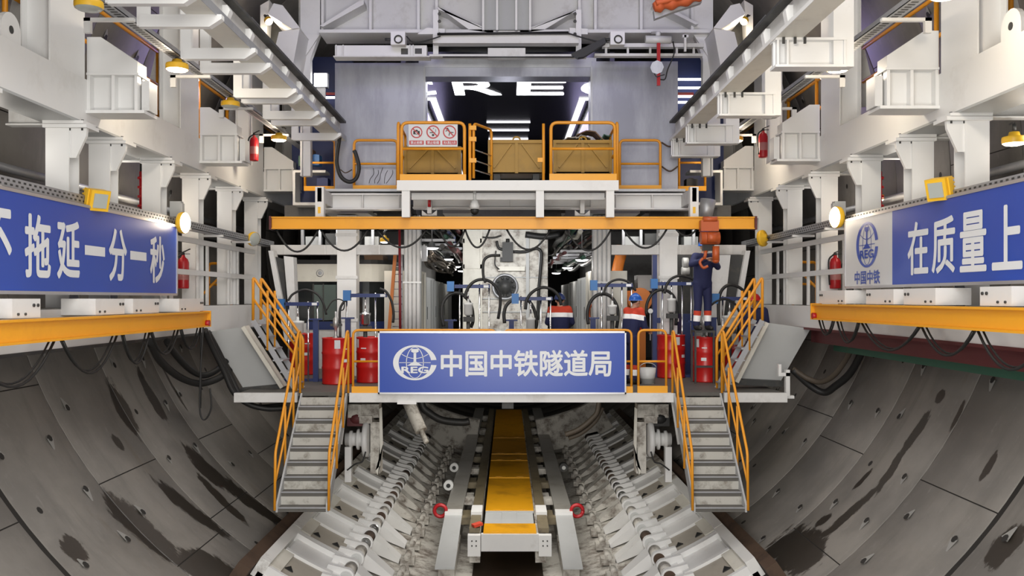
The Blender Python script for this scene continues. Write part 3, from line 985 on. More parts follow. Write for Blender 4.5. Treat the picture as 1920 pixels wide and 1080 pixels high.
    m.cyl((s * 4.88, ye - 0.06, z_(zb - 0.20)), (s * 4.95, ye - 0.06, z_(zb - 0.20)), 0.05, n=10)
    obj('buffer', m, firered, h)
    # festoon loops
    if s < 0:
        loops = [(8.4, 9.95, 0.42), (10.15, 11.55, 0.42), (11.75, 12.6, 0.40), (12.7, 13.7, 0.34), (13.85, 14.7, 0.32), (7.0, 8.3, 0.42)]
    else:
        loops = [(13.9, 14.5, 0.22), (12.9, 13.7, 0.30), (11.0, 12.75, 0.33), (9.7, 10.9, 0.30), (8.4, 9.6, 0.36)]
    loops.sort()
    for k, (a, b_, d) in enumerate(loops):
        m = M()
        m.tube(sag((s * 4.98, a, z_(zb - 0.27)), (s * 4.98, b_, z_(zb - 0.27)), d), 0.016, 6)
        m.tube(sag((s * 5.02, a + 0.03, z_(zb - 0.27)), (s * 5.02, b_ - 0.03, z_(zb - 0.27)), d * 0.93), 0.012, 6)
        solo('festoon_cable', m, black, 'black cable loop under the %s yellow beam, %s to the camera end' % (sd, ORD[k]), 'cable', 'cable loops under the %s yellow beam' % sd)
    # ---- cable tray above the banner
    t = thing('cable_tray', 'perforated grey cable tray running above the %s blue banner' % sd, 'cable tray', (s * 5.4, 12, z_(1.2)))
    m = M()
    m.box(s * 5.28, s * 5.50, 4.5, 20.5, z_(1.17), z_(1.18))
    obj('floor', m, galv, t)
    for x in (5.28, 5.50):
        m = M()
        m.box(s * x, s * (x + 0.008), 4.5, 20.5, z_(1.17), z_(1.29))
        y = 5.0
        m.slot(1)
        while x < 5.4 and y < 20:
            m.box(s * (x - 0.002), s * x, y, y + 0.05, z_(1.20), z_(1.222))
            m.box(s * (x - 0.002), s * x, y + 0.05, y + 0.10, z_(1.245), z_(1.267))
            y += 0.11
        obj('side_rail', m, [galv, darkm], t)
    for y in (9.3, 11.3, 13.2, 14.9, 16.6, 18.4):
        m = M()
        m.box(s * 5.22, s * 5.62, y, y + 0.06, z_(1.13), z_(1.17))
        obj('bracket_arm', m, white, t)
    m = M()
    for q in range(3):
        m.tube([(s * (5.33 + q * 0.06), 4.5 + 0.8 * i, z_(1.20 + 0.01 * ((i * 7 + q) % 3))) for i in range(21)], 0.016, 6)
    obj('cables', m, black, t)
    # ---- white lattice between the posts behind the banner end
    l = thing('lattice_screen', 'white steel lattice rail between the %s posts beyond the blue banner' % sd, 'lattice', (s * 5.62, 17, z_(-0.12)))
    for hh in (1.02, 0.46):
        m = M()
        m.box(s * 5.54, s * 5.60, 13.9, 19.9, z_(hh - 0.045), z_(hh + 0.045))
        obj('rail', m, white, l)
    for y in (14.5, 15.0, 16.3, 16.8, 18.1, 18.7):
        m = M()
        m.box(s * 5.56, s * 5.60, y, y + 0.07, z_(-0.12), z_(1.0))
        obj('bar', m, white2, l)
    # ---- pipes along the lining
    for hh, rr, mt, nm in ((1.75, 0.06, galv, 'upper'), (1.3, 0.045, darkm, 'lower')):
        m = M()
        m.cyl((s * 6.72, 4.5, z_(hh)), (s * 6.72, 24, z_(hh)), rr)
        solo('wall_pipe', m, mt, '%s of two pipes along the tunnel wall behind the %s banner' % (nm, sd), 'pipe')
    # ---- upper cable tray with lamps
    t = thing('lamp_tray', 'narrow perforated cable tray carrying round lamps, high on the %s' % sd, 'cable tray', (s * 4.65, 12, z_(3.4)))
    m = M()
    m.box(s * 4.56, s * 4.72, 5, 21, z_(3.38), z_(3.39))
    for y in [5.0 + 0.09 * i for i in range(150)]:
        m.slot(1).box(s * 4.60, s * 4.68, y, y + 0.04, z_(3.377), z_(3.38))
    m.slot(0)
    obj('floor', m, [galv, darkm], t)
    for x in (4.56, 4.72):
        m = M()
        m.box(s * x, s * (x + 0.006), 5, 21, z_(3.38), z_(3.45))
        obj('side_rail', m, galv, t)
    for y in (8.3, 10.9, 13.7, 16.0, 18.6):
        m = M()
        m.box(s * 4.5, s * 5.1, y, y + 0.06, z_(3.34), z_(3.38))
        m.box(s * 5.02, s * 5.1, y, y + 0.06, z_(3.2), z_(3.38))
        obj('bracket_arm', m, white, t)
    # ---- inner runway beam on cantilever arms
    b = thing('runway_beam', 'long inner monorail I-beam sloping away overhead on the %s' % sd, 'beam', (s * 3.4, 12, z_(3.2)))
    m = M()
    x0, x1 = s * 3.28, s * 3.62
    m.box(x0, x1, 6.0, 18.4, z_(3.20), z_(3.24))
    obj('bottom_flange', m, offwhite, b)
    m = M()
    m.box(s * 3.272, s * 3.28, 6.0, 18.4, z_(3.19), z_(3.29 if s < 0 else 3.24))
    obj('flange_edge', m, galv if s < 0 else white, b)
    m = M()
    m.box(s * 3.40, s * 3.44, 6.0, 18.4, z_(3.24), z_(3.56))
    obj('web', m, white2, b)
    m = M()
    m.box(s * 3.28, s * 3.50, 6.0, 18.4, z_(3.56), z_(3.60))
    obj('top_flange', m, darkm, b)
    y = 7.0
    k = 0
    while y < 18.2:
        m = M()
        zl = 3.36 if s < 0 else 3.28
        m.prism([(s * 3.40, y, z_(3.50)), (s * 3.34, y, z_(3.50)), (s * 3.31, y, z_(3.44)), (s * 3.34, y, z_(zl)), (s * 3.40, y, z_(zl))], (0, 0.12, 0))
        obj('web_tab', m, white, b)
        y += 0.95
    m = M()
    m.box(s * 4.05, s * 4.25, 5.0, 21, z_(3.95), z_(4.2))
    hb = solo('hanger_beam', m, white, 'white longitudinal beam from which the %s cantilever arms hang' % sd, 'beam')
    if s < 0:
        ys = [8.0, 9.4, 10.2, 11.57, 12.3, 13.8, 14.2, 15.45, 16.0, 17.5]
        for k, y in enumerate(ys):
            p = thing('cantilever_bracket', 'white L-shaped cantilever arm under the left monorail beam, %s' % ORD[k], 'bracket', (-3.6, y, z_(3.06)), 'arms under the left monorail beam')
            m = M()
            m.prism([(-4.15, y, z_(3.20)), (-3.22, y, z_(3.20)), (-3.22, y, z_(3.15)), (-3.36, y, z_(3.06)), (-4.15, y, z_(3.06))], (0, 0.10, 0))
            obj('arm', m, white, p)
            m = M()
            m.box(-4.18, -4.05, y + 0.012, y + 0.088, z_(3.075), z_(3.95))
            obj('hanger', m, white, p)
    else:
        ys = [8.3, 11.1, 14.06, 16.6, 18.1]
        for k, y in enumerate(ys):
            p = thing('cantilever_bracket', 'white boxed cantilever bracket under the right monorail beam, %s' % ORD[k], 'bracket', (3.6, y, z_(2.85)), 'brackets under the right monorail beam')
            m = M()
            m.box(3.28, 4.15, y, y + 0.24, z_(2.84), z_(2.87))
            m.box(3.28, 4.15, y, y + 0.24, z_(3.17), z_(3.20))
            m.box(3.28, 4.15, y + 0.10, y + 0.12, z_(2.87), z_(3.17))
            obj('beam', m, white, p)
            for xx in (3.30, 3.42, 4.12):
                m = M()
                m.box(xx, xx + 0.025, y + 0.01, y + 0.23, z_(2.87), z_(3.17))
                obj('stiffener', m, white, p)
            m = M()
            m.box(4.0, 4.25, y + 0.03, y + 0.21, z_(2.85), z_(3.95))
            obj('hanger', m, white, p)
            m = M()
            for xx in (3.36, 3.5, 3.62):
                m.box(xx, xx + 0.03, y - 0.02, y, z_(3.12), z_(3.20))
            obj('clamp_bolts', m, darkm, p)
            pass
    # ---- raking panel hanging the deck from the side walkway
    Yp = 16.55
    q = [(392, 622), (464, 612), (536, 724), (458, 731)] if s < 0 else [(1520, 616), (1430, 604), (1374, 714), (1462, 718)]
    P = [W(x, y, Yp) for x, y in q]
    m = M()
    m.prism(P, (0, 0.12, 0))
    o = solo('raking_bulkhead', m, greypl, 'sloping grey-white steel panel linking the %s walkway to the drum deck' % sd, 'panel')
    m = M()
    a, b_ = P[1], P[2]
    m.beam(a + V((0, -0.15, 0)), b_ + V((0, -0.15, 0)), 0.30, 0.07, (1, 0, 0.6))
    obj('edge_flange', m, offwhite, o)
    m = M()
    m.beam(P[2] + V((0, -0.1, 0)), P[3] + V((0, -0.1, 0)), 0.25, 0.10)
    obj('foot_channel', m, darkm, o)

# ---------------------------------------------------------------- banners
def banner(s, z0, z1, y0, y1, label):
    b = thing('banner_board', label, 'banner', (s * 5.22, (y0 + y1) / 2, z_(z0)))
    m = M()
    yb = y1 if s < 0 else 12.26
    m.box(s * 5.20, s * 5.24, y0, yb, z_(z0), z_(z1))
    obj('blue_panel', m, blue, b)
    m = M()
    for h in (z0, z1):
        m.box(s * 5.19, s * 5.25, y0, y1, z_(h - 0.018), z_(h + 0.018))
    for y in (y0, y1):
        m.box(s * 5.19, s * 5.25, y - 0.018, y + 0.018, z_(z0), z_(z1))
    obj('frame', m, frame_al, b)
    return b
b = banner(-1, 0.065, 1.14, 5.6, 14.25, 'blue left-hand banner with white characters above the left yellow beam')
m = M()
for i, ch in enumerate('不拖延一分一秒'):
    yc = [9.22, 10.03, 10.73, 11.42, 12.09, 12.76, 13.45][i]
    hh, dz = (0.70, 0.58)
    if ch == '一':
        hh, dz = 0.12, 0.60
    put_text(m, ch, (-5.20, yc, z_(dz)), (0, 1, 0), (0, 0, 1), 0.56, hh, 0.024 if ch != '一' else 0.0)
obj('lettering', m, letter, b)
b = banner(1, 0.17, 1.20, 5.6, 13.97, 'blue and white right-hand banner with emblem above the right yellow beam')
m = M()
m.box(5.20, 5.24, 12.26, 13.97, z_(0.17), z_(1.20))
obj('white_panel', m, signwhite, b)
m = M()
for i, ch in enumerate('在质量上'):
    put_text(m, ch, (5.20, [11.49, 10.82, 10.13, 9.44][i], z_(0.64)), (0, -1, 0), (0, 0, 1), 0.58, 0.68, 0.019)
obj('lettering', m, letter, b)
m = M()
logo(m, (5.20, 13.12, z_(0.78)), (0, -1, 0), (0, 0, 1), 0.40, 0.33)
put_text(m, '中国中铁', (5.20, 13.12, z_(0.31)), (0, -1, 0), (0, 0, 1), 0.92, 0.20, 0.02)
obj('emblem', m, blue, b)

# ---------------------------------------------------------------- lamps on the trays
def flood(s, y, z, lab):
    p = thing('floodlight', lab, 'floodlight', (s * 5.2, y, z))
    c = V((s * 5.16, y, z))
    d = V((-s * 0.8, -0.5, -0.25)).normalized()
    r = d.cross(V((0, 0, 1))).normalized()
    u = r.cross(d)
    m = M()
    m.beam(c - d * 0.10, c + d * 0.06, 0.26, 0.26)
    obj('housing', m, lampyel, p)
    m = M()
    m.beam(c + d * 0.06, c + d * 0.075, 0.18, 0.18)
    obj('glass', m, lens, p)
    m = M()
    for a in (-1, 1):
        m.beam(c + r * (0.145 * a) - u * 0.13, c + r * (0.145 * a) + u * 0.13, 0.02, 0.05)
    for q in range(5):
        m.beam(c - d * 0.14 + u * (-0.10 + 0.05 * q) - r * 0.10, c - d * 0.14 + u * (-0.10 + 0.05 * q) + r * 0.10, 0.08, 0.02)
    obj('bracket', m, lampyel, p)
    m = M()
    m.tube(catmull([c - d * 0.16, c - d * 0.22 + V((0, 0, -0.06)), V((s * 5.3, y + 0.15, z - 0.14))]), 0.012, 6)
    obj('cable', m, black, p)
flood(-1, 11.4, z_(1.24), 'square yellow floodlight on the tray above the left blue banner')
flood(1, 10.85, z_(1.31), 'square yellow floodlight on the tray above the right blue banner')
def round_lamp(c, d, lab, on=True, power=0, r=0.13, name='round_lamp', grp=None, glow=None):
    c, d = V(c), V(d).normalized()
    p = thing(name, lab, 'lamp', c, grp)
    m = M()
    m.lathe([(0.0, -0.12), (r * 0.4, -0.12), (r * 0.5, -0.075), (r * 0.96, -0.06), (r, -0.04), (r, 0.0), (r * 0.95, 0.02)], c, 20, d)
    obj('housing', m, lampyel, p)
    m = M()
    m.lathe([(r * 0.95, 0.015), (r * 0.8, 0.035), (r * 0.4, 0.048), (0.0, 0.05)], c, 20, d)
    obj('lens', m, (glow or lampw) if on else lens, p)
    m = M()
    m.cyl(c - d * 0.14, c - d * 0.22, 0.025, n=8)
    m.tube(catmull([c - d * 0.2, c - d * 0.24 + V((0.06, 0.1, 0.02)), c - d * 0.2 + V((0.08, 0.25, 0.06))]), 0.012, 6)
    obj('bracket', m, darkm, p)
    if power:
        point('lamp_light', c + d * 0.16, power, (1, 0.85, 0.65), 0.1)
    return p
dn = (0, 0, -1)
for s, data in ((-1, [(10.0, 0), (12.67, 1), (15.1, 0), (18.3, 1)]), (1, [(9.6, 1), (12.7, 1), (16.0, 0), (18.4, 1), (20.6, 0)])):
    for k, (y, on) in enumerate(data):
        round_lamp((s * 4.62, y, z_(3.22)), dn, '%s round yellow lamp under the upper %s tray, %s' % ('lit' if on else 'unlit', SIDE[s], ORD[k]), bool(on), 38 if on else 0, 0.155, grp='lamps under the upper %s tray' % SIDE[s])
round_lamp((-5.12, 14.35, z_(1.20)), (0.985, -0.17, -0.03), 'lit oval yellow lamp at the far end of the left blue banner', True, 10, 0.17)
round_lamp((5.12, 14.15, z_(1.27)), (-0.985, -0.17, -0.03), 'lit oval yellow lamp at the far end of the right blue banner', True, 10, 0.17)
round_lamp((-5.2, 18.6, z_(1.22)), (0.8, -0.5, -0.2), 'unlit yellow lamp on the far end of the left tray', False, 0, 0.15)
round_lamp((5.15, 18.4, z_(1.22)), (-0.6, 0.6, -0.1), 'unlit yellow lamp on the far end of the right tray', False, 0, 0.17)
round_lamp((-6.35, 16.0, z_(1.78)), dn, 'small lit lamp in the passage behind the left posts', True, 12, 0.12)
round_lamp((6.35, 15.6, z_(1.72)), dn, 'small lit lamp in the passage behind the right posts', True, 12, 0.12)
round_lamp((6.2, 11.1, z_(1.92)), dn, 'lit lamp in the passage at the right photo edge', True, 8, 0.14)
for s, y in ((-1, 14.7), (1, 14.7)):
    m = M()
    m.box(s * 5.30, s * 5.48, y, y + 0.12, z_(1.33), z_(1.58))
    m.box(s * 5.28, s * 5.30, y + 0.01, y + 0.11, z_(1.36), z_(1.55))
    o = solo('junction_box', m, greypl, 'grey junction box above the end of the %s blue banner' % SIDE[s], 'junction box')
    m = M()
    for q in range(3):
        m.tube(catmull([(s * (5.34 + q * 0.05), y + 0.05, z_(1.34)), (s * (5.34 + q * 0.05), y + 0.02, z_(1.27)), (s * 5.36, y + 0.2, z_(1.22))]), 0.012, 6)
    obj('cables', m, black, o)
# ---------------------------------------------------------------- fire extinguishers, valves, lifebuoy
def extinguisher(c, lab, k=1.0):
    c = V(c)
    p = thing('fire_extinguisher', lab, 'fire extinguisher', c)
    m = M()
    m.lathe([(0.0, 0), (0.085, 0.0), (0.09, 0.02), (0.09, 0.42), (0.07, 0.48), (0.03, 0.51), (0.028, 0.54), (0, 0.54)], c, 16)
    for v in range(len(m.v)):
        m.v[v] = c + (m.v[v] - c) * k
    bd = obj('cylinder', m, firered, p)
    m = M()
    m.lathe([(0.0915, 0.14), (0.0915, 0.30)], c, 16)
    for v in range(len(m.v)):
        m.v[v] = c + (m.v[v] - c) * k
    obj('label_band', m, exlabel, bd)
    m = M()
    m.cyl(c + V((0, 0, 0.53)) * k, c + V((0, 0, 0.58)) * k, 0.025 * k, n=8)
    m.beam(c + V((-0.02, 0, 0.58)) * k, c + V((0.12, -0.02, 0.64)) * k, 0.03, 0.015)
    m.beam(c + V((-0.02, 0, 0.56)) * k, c + V((0.11, -0.02, 0.56)) * k, 0.03, 0.012)
    obj('handle', m, black, p)
    m = M()
    m.tube(catmull([c + V((-0.02, 0, 0.56)) * k, c + V((-0.11, -0.02, 0.46)) * k, c + V((-0.11, -0.03, 0.2)) * k, c + V((-0.10, -0.03, 0.06)) * k]), 0.014, 6)
    obj('hose', m, black, p)
    return p
extinguisher((-5.12, 18.3, z_(2.86) - 0.08), 'red fire extinguisher hanging on a white column, upper left', 0.95)
extinguisher((5.07, 18.0, z_(2.86) - 0.06), 'red fire extinguisher hanging on a white column, upper right', 0.98)
extinguisher((-5.78, 16.15, z_(0.18)), 'red fire extinguisher behind the end of the left blue banner', 1.1)
extinguisher((5.85, 16.2, z_(0.18)), 'red fire extinguisher behind the white end of the right blue banner', 1.1)
for s, x, Yv in ((-1, 268, 15.6), (1, 1647, 15.4)):
    a = W(x, 398, Yv); b_ = W(x, 322, Yv)
    m = M()
    m.cyl(a, b_, 0.06)
    for q in range(4):
        c = a.lerp(b_, 0.15 + 0.23 * q)
        m.cyl(c - V((0, 0, 0.02)), c + V((0, 0, 0.02)), 0.09)
    o = solo('hydrant_pipe', m, firered, 'red flanged hydrant pipe between the %s posts' % SIDE[s], 'pipe')
    m = M()
    m.cyl(b_, b_ + V((0, 0, 0.35)), 0.05)
    obj('black_cap', m, black, o)
for s, y in ((-1, 19.2), (1, 18.6)):
    p = thing('safety_hoop', 'orange tube frame in the passage behind the %s lattice' % SIDE[s], 'railing', (s * 5.95, y, z_(-0.14)))
    m = M()
    m.tube(rpath([(s * 5.85, y, z_(-0.14)), (s * 5.85, y, z_(0.75)), (s * 6.4, y + 0.2, z_(0.75)), (s * 6.4, y + 0.2, z_(-0.14))]), 0.03)
    obj('hoop', m, orange, p)
    m = M()
    m.cyl((s * 5.85, y, z_(0.3)), (s * 6.4, y + 0.2, z_(0.3)), 0.025)
    m.cyl((s * 5.86, y, z_(0.7)), (s * 6.38, y - 0.9, z_(-0.14)), 0.025)
    obj('brace', m, orange, p)
# ---------------------------------------------------------------- hoses on the lining
for k, (s, pts, rr, mt, lab) in enumerate([
    (-1, [(281, 640, 13.6), (300, 676, 14.4), (335, 706, 15.2), (372, 719, 15.8), (408, 710, 16.1), (432, 692, 16.3)], 0.06, black, 'thick black hose looping down the left tunnel wall, lower one'),
    (-1, [(313, 640, 14.3), (332, 668, 14.9), (358, 694, 15.5), (382, 704, 15.9), (405, 695, 16.2), (425, 676, 16.4)], 0.055, black, 'thick black hose looping down the left tunnel wall, upper one'),
    (-1, [(384, 618, 15.2), (398, 650, 15.4), (420, 695, 15.6), (438, 735, 15.7), (465, 757, 15.8), (500, 766, 15.9), (535, 765, 16.0)], 0.05, black, 'black hose running down beside the left sloping panel to the deck'),
    (-1, [(390, 622, 15.4), (408, 655, 15.6), (430, 700, 15.8), (452, 742, 15.9), (480, 762, 16.0), (530, 760, 16.1)], 0.045, black, 'second black hose beside the left sloping panel'),
    (1, [(1622, 640, 15.2), (1612, 668, 15.6), (1592, 702, 16.0), (1566, 724, 16.3), (1545, 736, 16.5), (1518, 722, 16.6), (1486, 693, 16.6)], 0.065, black, 'thick dark hose looping down the right tunnel wall, outer one'),
    (1, [(1605, 632, 15.2), (1588, 670, 15.7), (1565, 702, 16.0), (1540, 716, 16.3), (1515, 710, 16.5), (1486, 691, 16.6)], 0.05, cablegrey, 'worn brown hose looping down the right tunnel wall, inner one')]):
    m = M()
    m.tube(catmull([W(*p) for p in pts]), rr, 8)
    solo('thick_hose', m, mt, lab, 'hose')
m = M()
m.tube(catmull([W(381, 612, 14.6), W(376, 700, 14.6), W(375, 770, 14.6), W(384, 787, 14.6), W(396, 765, 14.6), W(394, 728, 14.6)]), 0.014, 6)
m.tube([W(376, 612, 14.62), W(377, 700, 14.62), W(376, 765, 14.62)], 0.012, 6)
solo('pendant_cable', m, black, 'thin black pendant cable hanging below the end of the left yellow beam', 'cable')
m = M()
m.box(4.88, 4.95, 15.9, 16.0, z_(-1.72), z_(-1.25))
m.box(4.75, 4.95, 15.9, 16.0, z_(-1.36), z_(-1.30))
m.box(4.75, 4.80, 15.9, 16.0, z_(-1.30), z_(-1.15))
m.box(4.82, 5.02, 15.88, 16.02, z_(-1.75), z_(-1.70))
solo('end_bracket', m, white, 'small white stepped bracket at the right end of the deck edge', 'bracket')
gantrym = mat('dark_grey_steel', (0.11, 0.11, 0.11), 0.6, dirt=0.6, dirtcol=(0.05, 0.045, 0.04), scale=3, thr=0.5)  # even dark grey of the gantry floor and rear equipment
# ================================================================ drum deck
DZ = CZ - 1.62
YF = 15.56
def X_(px, Y):
    return (px - VX) * Y / F
def Z_(py, Y):
    return CZ + (VY - py) * Y / F
deck = thing('drum_deck', 'dark steel deck with a white front edge beam across the tunnel', 'platform', (0, 20, DZ - 0.16))
m = M()
m.box(-4.62, 4.75, YF + 0.10, 27.0, DZ - 0.06, DZ)
obj('floor_plate', m, floormat, deck)
m = M()
m.box(-4.70, -3.62, YF, YF + 0.10, DZ - 0.16, DZ + 0.0)
m.box(-2.72, 2.85, YF, YF + 0.10, DZ - 0.16, DZ + 0.0)
m.box(3.72, 4.80, YF, YF + 0.10, DZ - 0.16, DZ + 0.0)
obj('edge_beam', m, white2, deck)
for x in (-3.0, 0, 3.0):
    m = M()
    m.box(x - 0.1, x + 0.1, YF + 0.1, 27, DZ - 0.28, DZ - 0.06)
    obj('joist', m, darkm, deck)
m = M()
m.box(X_(745, YF), X_(781, YF), YF - 0.02, YF, DZ - 0.19, DZ - 0.135)
obj('clamp', m, white, deck)
# central banner
Yb = 15.512
b = thing('banner_board', 'blue centre banner with white emblem and characters on the deck front', 'banner', (X_(941, Yb), Yb, Z_(738, Yb)))
m = M()
m.box(X_(711, Yb), X_(1172, Yb), Yb, Yb + 0.04, Z_(737, Yb), Z_(623, Yb))
obj('blue_panel', m, blue, b)
m = M()
x0, x1, z0, z1 = X_(709, Yb), X_(1174, Yb), Z_(739, Yb), Z_(621, Yb)
m.box(x0, x1, Yb - 0.01, Yb + 0.05, z0, z0 + 0.03)
m.box(x0, x1, Yb - 0.01, Yb + 0.05, z1 - 0.03, z1)
m.box(x0, x0 + 0.025, Yb - 0.01, Yb + 0.05, z0, z1)
m.box(x1 - 0.025, x1, Yb - 0.01, Yb + 0.05, z0, z1)
obj('frame', m, frame_al, b)
m = M()
put_text(m, '中国中铁隧道局', (X_(986.5, Yb), Yb, Z_(681, Yb)), (1, 0, 0), (0, 0, 1), 320 * Yb / F, 50 * Yb / F, 0.022)
obj('lettering', m, letter, b)
m = M()
logo(m, (X_(778, Yb), Yb, Z_(680, Yb)), (1, 0, 0), (0, 0, 1), 41 * Yb / F, 33 * Yb / F)
obj('emblem', m, letter, b)
# front guard rails
def hoop_rail(name, lab, x0, x1, Y, z0, zt, kick, mids=(0.5,), grp=None, r=0.022, rr=0.1):
    p = thing(name, lab, 'railing', ((x0 + x1) / 2, Y, z0), grp)
    m = M()
    m.tube(rpath([(x0, Y, z0), (x0, Y, zt), (x1, Y, zt), (x1, Y, z0)], rr), r, 8)
    obj('hoop', m, orange, p)
    for f in mids:
        m = M()
        m.cyl((x0, Y, z0 + (zt - z0) * f), (x1, Y, z0 + (zt - z0) * f), r * 0.85, n=8)
        obj('mid_rail', m, orange, p)
    if kick:
        m = M()
        m.box(x0 - 0.02, x1 + 0.02, Y - 0.03, Y - 0.01, z0, z0 + kick)
        obj('kick_plate', m, yellow, p)
    return p
Yr = 15.62
zt_ = Z_(619, Yr)
hoop_rail('guard_rail', 'orange guard rail with kick plate left of the centre banner', X_(662, Yr), X_(930, Yr), Yr, DZ, zt_, 0.11)
hoop_rail('guard_rail', 'orange guard rail mostly hidden behind the right half of the centre banner', X_(945, Yr), X_(1184, Yr), Yr, DZ, zt_, 0.11)
hoop_rail('guard_rail', 'orange guard rail between the centre banner and the right stairs', X_(1197, Yr), X_(1249, Yr), Yr, DZ, zt_, 0.12)
# stairs
for s, (xa, xb, ba, bb) in ((-1, (564, 648, 524, 617)), (1, (1264, 1350, 1300, 1396))):
    Yt, Yo = YF, 14.0
    zt0, zb0 = DZ, Z_(950, Yo)
    X0, X1 = X_(xa, Yt), X_(xb, Yt)
    B0, B1 = X_(ba, Yo), X_(bb, Yo)
    x0, x1 = (X0 + B0) / 2, (X1 + B1) / 2
    st = thing('stair', 'grey steel stair with %s handrails going down from the %s of the deck' % ('orange', SIDE[s]), 'stairs', ((x0 + x1) / 2, Yo, zb0))
    for x in (x0, x1):
        m = M()
        m.prism([(x - 0.015, Yt, zt0), (x - 0.015, Yt, zt0 - 0.24), (x - 0.015, Yo + 0.05, zb0 - 0.06), (x - 0.015, Yo - 0.12, zb0 - 0.06), (x - 0.015, Yo - 0.12, zb0 + 0.06)], (0.03, 0, 0))
        obj('stringer', m, greypl, st)
    n = 8
    rise = (zt0 - zb0) / n
    for i in range(n):
        f = i / (n - 1)
        y = Yo - 0.10 + (Yt - 0.2 - Yo) * f
        z = zb0 + rise * i + 0.01
        m = M()
        m.box(x0 + 0.015, x1 - 0.015, y + 0.005, y + 0.25, z - 0.07, z - 0.002)  # thick dark slab: shade under the nosing is put into its colour
        tr = obj('tread', m, floormat, st)
        m = M()
        m.box(x0 + 0.015, x1 - 0.015, y - 0.008, y + 0.03, z - 0.016, z + 0.002)
        obj('nosing', m, galv, tr)
        m = M()
        m.box(x0 + 0.015, x1 - 0.015, y + 0.19, y + 0.205, z, z + rise * 0.64)
        obj('riser', m, treadm, st)
    dirn = V((0, Yo - Yt, zb0 - zt0))
    for x in (x0 - 0.03, x1 + 0.03):
        m = M()
        m.tube(rpath([(x, Yt + 0.02, zt0), (x, Yt + 0.02, zt0 + 1.06), (x, Yt - 0.10, zt0 + 1.06), (x, Yo - 0.08, zb0 + 0.85), (x, Yo - 0.12, zb0 - 0.03)], 0.08), 0.022, 8)
        hr = obj('handrail', m, orange, st)
        m = M()
        m.cyl((x, Yt - 0.0, zt0 + 0.52), (x, Yo - 0.1, zb0 + 0.38), 0.018, n=8)
        obj('mid_rail', m, orange, st)
        for f in (0.30, 0.66):
            yy = Yt + (Yo - Yt) * f
            zz = zt0 + (zb0 - zt0) * f
            m = M()
            m.cyl((x, yy, zz - 0.05), (x, yy, zz + 0.95), 0.02, n=8)
            obj('baluster', m, orange, st)
# steep side ladders from the deck to the side walkways
for s, (t0, b0) in ((-1, (482, 562)), (1, (1422, 1350))):
    Y0 = 16.15
    p = thing('steep_ladder', 'orange steep ladder rails rising from the drum deck to the %s walkway' % SIDE[s], 'ladder', (X_(b0, Y0), Y0, DZ))
    zt2 = z_(-0.15)
    xt, xb = X_(t0, Y0) - s * 0.0, X_(b0, Y0)
    for yy in (Y0 - 0.25, Y0 + 0.25):
        m = M()
        m.tube(rpath([(xb, yy, DZ), (xb, yy, Z_(636, Y0)), (xt, yy, Z_(520, Y0)), (xt, yy, Z_(600, Y0))], 0.06), 0.026, 8)
        obj('handrail', m, orange, p)
        m = M()
        m.cyl((xb, yy, Z_(668, Y0)), (xt, yy, Z_(560, Y0)), 0.02, n=8)
        obj('mid_rail', m, orange, p)
        m = M()
        xm = (xb + xt * 2) / 3
        m.cyl((xm, yy, Z_(655, Y0)), (xm, yy, Z_(545, Y0)), 0.022, n=8)
        obj('baluster', m, orange, p)
        m = M()
        m.beam((xb, yy, DZ), (xt, yy, Z_(600, Y0)), 0.03, 0.09)
        obj('stringer', m, galv, p)
    for i in range(6):
        f = (i + 0.6) / 6
        m = M()
        c = V((xb + (xt - xb) * f, Y0, DZ + (Z_(600, Y0) - DZ) * f))
        m.box(c.x - 0.09, c.x + 0.09, Y0 - 0.24, Y0 + 0.24, c.z - 0.015, c.z + 0.01)
        obj('tread', m, galv, p)
# ---------------------------------------------------------------- drums
def drum(x, y, lab, rot=0.0, r=0.285, h=0.88):
    p = thing('oil_drum', lab, 'drum', (x, y, DZ), 'red drums on the deck')
    prof = [(0, 0.01), (r - 0.02, 0.01), (r - 0.01, 0), (r + 0.006, 0.01), (r, 0.03)]
    for f in (0.35, 0.67):
        prof += [(r, h * f - 0.03), (r + 0.012, h * f), (r, h * f + 0.03)]
    prof += [(r, h - 0.03), (r + 0.008, h - 0.015), (r + 0.004, h), (r - 0.015, h), (r - 0.02, h - 0.02), (0, h - 0.02)]
    m = M()
    m.lathe(prof, (x, y, DZ), 28)
    obj('barrel', m, red, p)
    def shell(a0, a1, z0, z1, mt, nm):
        m = M()
        vs, fs = [], []
        k = 6
        for i in range(k + 1):
            a = a0 + (a1 - a0) * i / k + rot
            for z in (z0, z1):
                vs.append((x + (r + 0.003) * math.sin(a), y - (r + 0.003) * math.cos(a), DZ + z))
        for i in range(k):
            fs.append((2 * i, 2 * i + 2, 2 * i + 3, 2 * i + 1))
        m.add(vs, fs)
        obj(nm, m, mt, p)
    shell(-0.5, -0.12, 0.68, 0.84, signwhite, 'paper_label')
    shell(0.1, 0.5, 0.66, 0.68, letter, 'stencil_line')
    shell(0.05, 0.45, 0.42, 0.48, letter, 'stencil_mark')
    m = M()
    m.cyl((x + 0.14, y - 0.1, DZ + h - 0.02), (x + 0.14, y - 0.1, DZ + h + 0.015), 0.04, n=10)
    obj('bung', m, steel, p)
    return p
DR = {}
